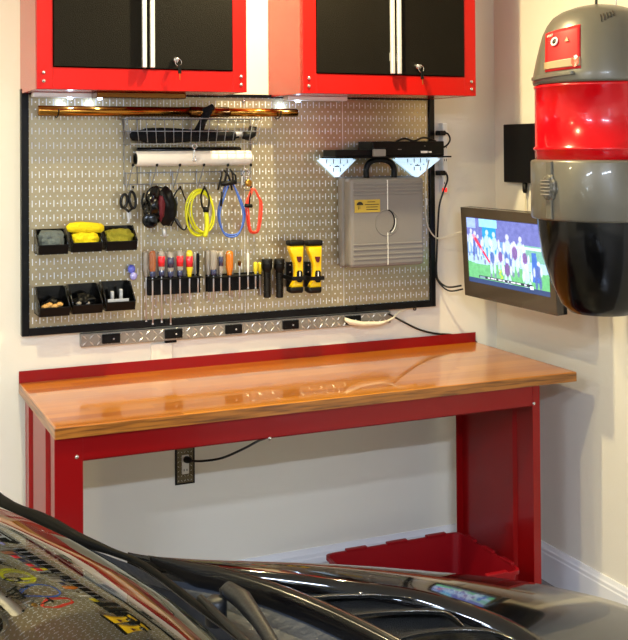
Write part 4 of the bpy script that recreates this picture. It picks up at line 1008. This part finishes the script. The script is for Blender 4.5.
# ------------------------------------------------------------------ central vacuum
VY = -.93
VC = Vector((aY(599, 200, VY).x, VY, 0))
K = (aY(600, 200, VY)-CAM).dot(Fv)/FPX*.945
vc = thing('central_vacuum', 'tall grey, red and black wall vacuum hanging at right', 'vacuum cleaner', (VC.x, VC.y, 1.15))
def vz(v): return aY(600, v, VY).z
def rpx(px_): return (600-px_)*K
def vring(prof, name, m, n=64, lab_=None, par=None):
    return MB().lathe([(r_, z_) for r_, z_ in prof], (VC.x, VC.y, 0), (0, 0, 1), n).build(name, m, par or vc, lab_)
vring([(.002, vz(315)+.004), (rpx(570)*.55, vz(315)+.003), (rpx(570), vz(312)), (rpx(560), vz(303)), (rpx(551), vz(284)), (rpx(542), vz(257)), (rpx(538.5), vz(235)), (rpx(537), vz(218)), (rpx(537), vz(217))], 'dust_bowl', M['blackgloss'], lab_='glossy black dirt bowl')
vring([(rpx(536), vz(218.5)), (rpx(532), vz(218)), (rpx(531), vz(216)), (rpx(531), vz(162)), (rpx(532), vz(160)), (rpx(536), vz(159))], 'clamp_band', M['vacgrey'])
vring([(rpx(537), vz(160)), (rpx(535.5), vz(159.5)), (rpx(535.5), vz(151)), (rpx(534.5), vz(150)), (rpx(533.5), vz(148.5)), (rpx(534.5), vz(146.8)), (rpx(535.8), vz(146)), (rpx(535.8), vz(88.5)), (rpx(534.8), vz(87.8)), (rpx(534.8), vz(86)), (rpx(537), vz(85)), (rpx(539), vz(81))], 'drum', M['vacred'], lab_='glossy red metal drum')
head_prof = [(540, 84.5), (534.5, 84.5), (533.6, 82), (534.5, 74), (537.5, 60), (541, 46), (544.5, 34), (549, 25), (555, 17.5), (564, 12), (578, 7.5), (592, 5.2), (599.5, 5)]
vring([(rpx(a_), vz(b_)) for a_, b_ in head_prof], 'motor_head', M['vacgrey'])
# label on head facing out of the wall, slightly to the camera
def head_r(z):
    P_ = [(rpx(a_), vz(b_)) for a_, b_ in head_prof[2:]]
    for (r0, z0_), (r1, z1_) in zip(P_, P_[1:]):
        if z0_ <= z <= z1_: return r0+(r1-r0)*(z-z0_)/(z1_-z0_+1e-9)
    return P_[-1][0]
toC = math.atan2(CAM.y-VC.y, CAM.x-VC.x)
def head_pt(u, v, lift=.002):
    "surface point of the head at a bearing given by pixel column u near the left flank"
    z = vz(v); r_ = head_r(z); s = max(-.985, min(.985, (u-600)*K/r_)); an = math.asin(-s)
    a_ = toC-an
    rr_ = r_+lift
    return Vector((VC.x+math.cos(a_)*rr_, VC.y+math.sin(a_)*rr_, z))
def head_patch(name, u0, u1, vf0, vf1, m, lift, par, n=10, lab_=None, th=.002):
    "patch between bearing columns; vf0/vf1 are functions giving top/bottom pixel rows"
    G = []
    for j in range(n+1):
        row = []
        for i in range(n+1):
            u = u0+(u1-u0)*i/n; v = vf0(u)+(vf1(u)-vf0(u))*j/n
            row.append(head_pt(u, v, lift))
        G.append(row)
    V = [p for r_ in G for p in r_]; Fc = []
    for j in range(n):
        for i in range(n): Fc.append((j*(n+1)+i, j*(n+1)+i+1, (j+1)*(n+1)+i+1, (j+1)*(n+1)+i))
    mb = MB(); mb._add(V, Fc, True)
    o = mb.build(name, m, par, lab_)
    md = o.modifiers.new('thickness', 'SOLIDIFY'); md.thickness = th; md.offset = -1
    return o
def lin2(ua, va, ub, vb): return lambda u: va+(vb-va)*(u-ua)/(ub-ua)
lp = head_patch('label_panel', 549, 584, lin2(549, 34, 584, 29), lin2(549, 73.5, 584, 72), M['labelred'], .0015, vc, lab_='red control label with round gauge', th=.002)
head_patch('label_band', 548.5, 584, lin2(549, 64, 584, 61), lin2(549, 71, 584, 69.5), M['labelgold'], .0030, lp, th=.001)
g = head_pt(559.5, 44, .004); gn = Vector((g.x-VC.x, g.y-VC.y, .05)).normalized()
MB().lathe([(.009, 0), (.0145, 0), (.0145, .003), (.009, .003), (.009, 0)], g, gn, 24, False).build('gauge_ring', M['white'], lp)
MB().lathe([(.009, 0), (.009, .0015), (.001, .002)], g, gn, 24).build('gauge_face', M['ink'], lp)
def patch_poly(name, pts, m, par, lift=.0048):
    return MB().prism([head_pt(a_+3, b_, lift) for a_, b_ in pts], gn*.0012).build(name, m, par)
patch_poly('emblem', [(573, 61), (576, 65), (579.3, 61.5), (579.5, 67), (576, 71), (572.6, 67.5)], M['rcable'], lp)
patch_poly('emblem_highlight', [(575, 60.3), (577.5, 58.8), (579, 61), (576.5, 63.5)], M['white'], lp)
patch_poly('small_mark', [(566.5, 45), (568.5, 40.5), (570.5, 45)], M['labelgold'], lp)
pc_ = head_pt(554.8, 37.5, .0052); tx = (head_pt(554, 37.3, .0052)-head_pt(549.5, 37.9, .0052)).normalized(); up_ = (head_pt(551.8, 36, .0052)-head_pt(551.8, 39, .0052))
text_mesh('lettering', 'VMAX', .013, M['whiteink'], lp, pc_, tx, up_, .0005)
mb = MB()
for k in range(5):
    u = 603.5+k*2.9; a_ = head_pt(u-.5, 20.5-k*.9, .0008); b_ = head_pt(u+.8, 27.5-k*1.4, .0008); mb.tube([a_, (a_+b_)/2+(a_-VC).normalized()*.001, b_], .0022, n=6)
mb.build('vent_slots', M['ink'], vc)
# lower lip of the head
head_patch('head_lip', 536.5, 578, lin2(536, 77, 578, 74.5), lin2(536, 80.5, 578, 77.5), M['vacgrey'], .004, vc, th=.005)
# rear motor cover facing the wall side on the right
cdir = Vector((math.cos(toC), math.sin(toC), 0)); rdir = Vector((0, 0, 1)).cross(cdir)*1
cover = MB().box(-.075, .075, .02, rpx(540)+.006, vz(90), vz(22), .02, Matrix.Translation((VC.x, VC.y, 0)) @ Matrix.Rotation(-PI/2, 4, 'Z'))
cover.build('rear_cover', M['vacgrey'], vc)
# clamp knob on the band
kd_a = toC-math.asin((600-553)*K/rpx(531))
kd = Vector((math.cos(kd_a), math.sin(kd_a), 0)); kz = vz(186); kp = Vector((VC.x, VC.y, kz))+kd*rpx(531)
for dz, r_, h_ in ((0, .046, .010), (0, .038, .020)):
    n = 40; rings = []
    for hh, ff in ((-.004, 1), (h_*.6, 1), (h_, .86)):
        t1 = Vector((-kd.y, kd.x, 0)); rings.append([kp+kd*hh+(t1*math.cos(2*PI*k/n)*.62+Vector((0, 0, 1))*math.sin(2*PI*k/n))*r_*ff*(1-.08*(k % 4 < 2)) for k in range(n)])
    MB().loft(rings, smooth=False).build('clamp_knob', M['vacgrey'], vc)
mb = MB()
for k in range(5):
    z_ = kz-.022+k*.011; t1 = Vector((-kd.y, kd.x, 0)); mb.tube([kp+kd*.021-t1*.019+Vector((0, 0, z_-kz)), kp+kd*.021+t1*.019+Vector((0, 0, z_-kz))], .0022, n=6)
mb.build('knob_ridges', M['grey'], vc)
MB().box(-.012, .012, -.008, .006, vz(160.5), vz(217), .003, Matrix.Translation((VC.x+kd.x*rpx(531), VC.y+kd.y*rpx(531), 0)) @ Matrix.Rotation(kd_a+PI/2, 4, 'Z')).build('clamp_strap', M['vacgrey'], vc)
# wall bracket
MB().box(VC.x+rpx(560), XR-.001, VC.y-.05, VC.y+.05, vz(205), vz(175), .004).box(VC.x+rpx(560), XR-.001, VC.y-.05, VC.y+.05, vz(120), vz(105), .004).build('wall_bracket', M['black'], vc)
MB().tube([aY(596, 5.5, VY)+Vector((0, 0, -.003)), aY(596.5, -5, VY), Vector((VC.x+.03, VC.y+.02, 2.45)), Vector((VC.x+.04, VC.y+.02, ZC-.002))], .0045, n=8, smooth_path=4).build('power_cord', M['cord'], vc)
MB().tube([aY(616, 8, VY+.03)+Vector((0, 0, -.01)), aY(616, -5, VY+.03), Vector((VC.x+.09, VC.y+.06, ZC-.002))], .003, n=8).build('pull_string', M['white'], vc)

# ------------------------------------------------------------------ car (nose towards the right wall)
car = thing('car', 'glossy black car in front of bench, hood louvers and windshield showing', 'car', (-.1, -2.6, 0))
# hood outer edge (far side) and vent side curve
Fpts = [aZ(128, 552, .955), aZ(150, 556, .953), aZ(200, 559.5, .948), aZ(270, 562, .94), aZ(350, 565, .925), aZ(430, 571, .905), aZ(500, 578, .88), aZ(560, 588, .855), aZ(628, 606, .82), aZ(700, 640, .775), aZ(760, 690, .72)]
Vpts = [aZ(128, 553.5, .955), aZ(155, 558, .955), aZ(205, 567, .957), aZ(275, 575, .960), aZ(340, 583.5, .960), aZ(412, 594, .955), aZ(465, 610, .948), aZ(510, 631, .935), aZ(545, 660, .915), aZ(590, 710, .88), aZ(640, 790, .83)]
Fc_ = catmull(Fpts, 6); Vc_ = catmull(Vpts, 6)
nF = len(Fc_); rows = []
for i in range(nF):
    f_, v_ = Fc_[i], Vc_[i]; row = []
    g_ = min(1, (f_-v_).length/.12)
    # side going down
    out = Vector((.25, 1, 0)).normalized()
    for (o_, dz) in ((.10, -.42), (.098, -.22), (.088, -.11), (.062, -.045), (.030, -.014)):
        row.append(f_+out*o_*1.0+Vector((0, 0, dz)))
    for j in range(9):
        t_ = j/8; p_ = f_.lerp(v_, t_); p_.z += math.sin(PI*t_)*.010*g_; row.append(p_)
    lip = v_+Vector((0, 0, -.022)); row.append(lip)
    rows.append(row)
mb = MB(); mb._add([p_ for r_ in rows for p_ in r_], [(i*15+j, i*15+j+1, (i+1)*15+j+1, (i+1)*15+j) for i in range(nF-1) for j in range(14)], True)
ho = mb.build('hood', M['carpaint'], car)
# hood rear edge rail
Rp = [aZ(148, 556.5, .957), aZ(180, 562, .958), aZ(215, 568, .960), aZ(262, 581, .962), aZ(310, 599, .963), aZ(352, 618, .963), aZ(395, 640, .962), aZ(450, 672, .958), aZ(520, 720, .95)]
Rc = catmull(Rp, 5); w1 = .020
rows = []
for i, p_ in enumerate(Rc):
    a_ = Rc[max(0, i-1)]; b_ = Rc[min(len(Rc)-1, i+1)]; t_ = (b_-a_).normalized(); sd = Vector((t_.y, -t_.x, 0)).normalized()
    if sd.x > 0: sd = -sd
    k_ = min(1, .15+i/9)
    rows.append([p_-sd*.010*k_+Vector((0, 0, -.03*k_)), p_-sd*.010*k_, p_-sd*.004*k_+Vector((0, 0, .002)), p_, p_+sd*.006*k_+Vector((0, 0, -.003)), p_+sd*.009*k_+Vector((0, 0, -.034*k_)), p_+sd*.004*k_+Vector((0, 0, -.040*k_))])
MB().loft(rows).build('hood_rear_edge', M['carsatin'], car)
# vent tray below
tray = []
NV = 30
def onc(C_, t_):
    x = t_*(len(C_)-1); i = min(int(x), len(C_)-2); return C_[i].lerp(C_[i+1], x-i)
for i in range(NV+1):
    t_ = i/NV; a_ = onc(Rc, t_)+Vector((0, 0, -.024)); b_ = onc(Vc_, .12+t_*.85)+Vector((.01, .01, -.020))
    tray.append([a_.lerp(b_, j/8)+Vector((0, 0, -.006*math.sin(PI*j/8))) for j in range(9)])
mb = MB(); mb._add([p_ for r_ in tray for p_ in r_], [(i*9+j, i*9+j+1, (i+1)*9+j+1, (i+1)*9+j) for i in range(NV) for j in range(8)], True)
to = mb.build('vent_mesh', M['mesh'], car)
# slats
for pts in (((308, 598.5), (340, 596), (372, 595.5), (400, 597), (412, 599.5)), ((350, 616), (385, 612.5), (425, 611.5), (448, 614), (464, 627)), ((392, 641), (420, 634), (455, 630.5), (490, 632), (515, 641)), ((440, 668), (475, 656), (520, 653), (560, 662))):
    c_ = catmull([aZ(a_, b_, .948) for a_, b_ in pts], 5)
    rows = []
    for i, p_ in enumerate(c_):
        f = math.sin(PI*min(1, max(0, i/(len(c_)-1))))*.6+.4
        rows.append([p_+Vector((0, 0, .0015)), p_+Vector((.004, .010, 0))*1, p_+Vector((.012, .034, -.018))*f, p_+Vector((.010, .034, -.020))*f, p_+Vector((0, -.003, -.003))])
    sl = MB().loft(rows).build('vent_slat', M['mesh'], car)
    MB().tube([p_+Vector((0, -.001, .0012)) for p_ in c_], .0016, n=6).build('slat_edge', M['slatedge'], sl)
q = aZ(369, 627, .953); 
MB().blob(q, .010, .008, .005, .3, 2, 4, 3).build('washer_nozzle', M['chrome'], car)
q = aZ(361, 593, .955); MB().blob(q, .0025, .0025, .002, .1, 1, 1, 2).build('hood_screw', M['chrome'], car)

# windshield : curved lower edge, rising towards the left
base = catmull([aZ(-60, 478, .985), aZ(0, 523, .985), aZ(40, 545, .982), aZ(75, 565, .980), aZ(110, 584, .978), aZ(150, 607, .977), aZ(200, 641, .976), aZ(245, 677, .976), aZ(300, 735, .976), aZ(370, 840, .976)], 5)
rows = []
for i, p_ in enumerate(base):
    row = []
    a_ = base[max(0, i-1)]; b_ = base[min(len(base)-1, i+1)]; t_ = (b_-a_).normalized()
    inn = Vector((-abs(t_.y), t_.x*(1 if t_.y < 0 else -1), 0)).normalized()
    if inn.x > 0: inn = -inn
    inn = Vector((-1, inn.y*.15, 0)).normalized()
    kk = .95+.75*max(0, min(1, (i-5)/28)) ; d = 0; z = p_.z; pos = p_.copy(); row.append(pos.copy())
    # slope angle steep at the base and flatter above
    for s_, ang in ((.012, 62), (.012, 58), (.014, 52), (.016, 46), (.018, 41), (.022, 37), (.03, 33), (.04, 30), (.06, 29), (.08, 28.5), (.10, 28.5), (.12, 28), (.14, 27.5), (.18, 27), (.2, 26)):
        s_ *= kk
        pos = pos+inn*s_*math.cos(math.radians(ang))+Vector((0, 0, s_*math.sin(math.radians(ang)))); row.append(pos.copy())
    rows.append(row)
nr = len(rows[0])
mb = MB(); mb._add([p_ for r_ in rows for p_ in r_], [(i*nr+j, i*nr+j+1, (i+1)*nr+j+1, (i+1)*nr+j) for i in range(len(rows)-1) for j in range(nr-1)], True)
mb.build('windshield', M['glass'], car)
# dashboard under the glass
rows2 = [[p_+Vector((-.004, 0, -.012)) for p_ in base], [p_+Vector((-.35, 0, -.03)) for p_ in base], [p_+Vector((-.9, 0, -.04)) for p_ in base]]
mb = MB(); n = len(base); mb._add([p_ for r_ in rows2 for p_ in r_], [(i*n+j, i*n+j+1, (i+1)*n+j+1, (i+1)*n+j) for i in range(2) for j in range(n-1)], True)
mb.build('dashboard', M['dash'], car)
# rubber seal along the base
seal = catmull([aZ(-60, 451, .995), aZ(0, 503, .995), aZ(40, 521, .990), aZ(75, 538, .985), aZ(110, 551, .978), aZ(145, 566, .970), aZ(200, 607, .966), aZ(245, 641, .966), aZ(300, 700, .966)], 5)
MB().tube(seal, [.016]*12+[max(.006, .016-.0012*i) for i in range(len(seal)-12)], n=10).build('windshield_seal', M['sealblack'], car)
# cowl panel between glass and hood
cw = []
for i in range(25):
    t_ = i/24; a_ = onc(seal, .30+.70*t_)+Vector((0, 0, -.01)); b_ = onc(Rc, max(0, t_*.95-.02))+Vector((0, 0, -.035))
    cw.append([a_.lerp(b_, j/6)+Vector((0, 0, -.028*math.sin(PI*j/6))) for j in range(7)])
mb = MB(); mb._add([p_ for r_ in cw for p_ in r_], [(i*7+j, i*7+j+1, (i+1)*7+j+1, (i+1)*7+j) for i in range(24) for j in range(6)], True)
mb.build('cowl', M['cowl'], car)
# wiper
w0 = aZ(216, 600, .957); w1_ = aZ(228, 590, .966); w2_ = aZ(243, 600, .966); w3 = aZ(258, 620, .965); w4 = aZ(280, 655, .962); w5 = aZ(310, 720, .96)
wp = MB().tube([w1_+Vector((-.012, 0, -.004)), w1_, w2_, w3, w4, w5], [.008, .014, .016, .012, .010, .008], n=12, smooth_path=0).build('wiper_arm', M['carmatte'], car)
MB().lathe([(.018, -.03), (.018, .006), (.012, .012)], w0+Vector((0, 0, -.008)), (0, 0, 1), 20).build('wiper_pivot', M['carmatte'], wp)
MB().tube([aZ(200, 598, .972), aZ(250, 645, .972), aZ(300, 710, .972)], .006, n=8).build('wiper_blade', M['rubber'], wp)
# far side body below hood and wheel, door side
sideo = Vector((0, 0, 0))
fs = [p_+Vector((.25, 1, 0)).normalized()*.10+Vector((0, 0, -.42)) for p_ in Fc_]
mb = MB(); n = len(fs); mb._add(fs+[Vector((p_.x, p_.y-.02, .20)) for p_ in fs], [(i, i+1, n+i+1, n+i) for i in range(n-1)], True); mb.build('fender_side', M['carpaint'], car)
ws = Vector((.62, -1.93, .33))
whl = MB().lathe([(.20, -.11), (.31, -.11), (.33, -.09), (.33, -.01), (.31, .0), (.20, .0)], ws, (.25, 1, 0), 40).build('wheel', M['tyre'], car)
MB().lathe([(.02, -.02), (.19, -.03), (.205, -.01), (.205, -.005)], ws, (.25, 1, 0), 32).build('rim', M['alu'], whl)

# ------------------------------------------------------------------ lights
def downlight(x, y, power, color, lab_, rad=.06, grp=None):
    t = thing('recessed_downlight', lab_, 'ceiling light', (x, y, ZC))
    MB().lathe([(.055, -.012), (.085, -.012), (.085, -.001), (.055, -.001), (.055, -.012)], (x, y, ZC), (0, 0, 1), 32, False).build('trim_ring', M['white'], t)
    MB().lathe([(.001, -.006), (.054, -.006), (.054, -.002), (.001, -.002)], (x, y, ZC), (0, 0, 1), 24).build('lens', M['lampwarm'], t)
    ld = bpy.data.lights.new('downlight_lamp', 'AREA'); ld.shape = 'DISK'; ld.size = rad; ld.energy = power; ld.color = color
    lo = bpy.data.objects.new('downlight_lamp', ld); COL.objects.link(lo); lo.location = (x, y, ZC-.02)
    return lo
downlight(.88, -.64, 40, (1, .84, .46), 'round warm downlight in ceiling above the bench middle')
downlight(-.15, -1.3, 26, (1, .84, .46), 'round warm downlight in ceiling above bench left end')
downlight(-2.0, -1.0, 26, (1, .84, .46), 'round warm downlight in ceiling far left of bench')
def fill_light(x, y, power, lab_, L_=1.2, col=(.66, .78, 1)):  # unseen cool ceiling fixture, added as fill light
    t = thing('tube_light', lab_, 'ceiling light', (x, y, ZC))
    MB().box(x-L_/2, x+L_/2, y-.09, y+.09, ZC-.03, ZC-.001, .004).build('housing', M['white'], t)
    MB().box(x-L_/2+.02, x+L_/2-.02, y-.07, y+.07, ZC-.045, ZC-.031, .004).build('diffuser', M['lampcool'], t)
    ld = bpy.data.lights.new('tube_lamp', 'AREA'); ld.shape = 'RECTANGLE'; ld.size = L_; ld.size_y = .14; ld.energy = power; ld.color = col
    lo = bpy.data.objects.new('tube_lamp', ld); COL.objects.link(lo); lo.location = (x, y, ZC-.05)
fill_light(-.4, -4.6, 150, 'long cool tube light on ceiling behind the car')
fill_light(-2.2, -3.4, 95, 'long cool tube light on ceiling left of the car')
for x in (.13, .235, 1.0):
    ld = bpy.data.lights.new('puck_lamp', 'POINT'); ld.energy = .18; ld.color = (.55, .74, 1); ld.shadow_soft_size = .008
    lo = bpy.data.objects.new('puck_lamp', ld); COL.objects.link(lo); lo.location = (x, -.1, 1.855)

w = bpy.data.worlds.new('world'); w.use_nodes = True; scn.world = w
w.node_tree.nodes['Background'].inputs[0].default_value = (.6, .65, .8, 1); w.node_tree.nodes['Background'].inputs[1].default_value = .05
vs = scn.view_settings; vs.view_transform = 'Standard'; vs.look = 'None'; vs.gamma = 1; vs.use_curve_mapping = False; vs.exposure = 0.06
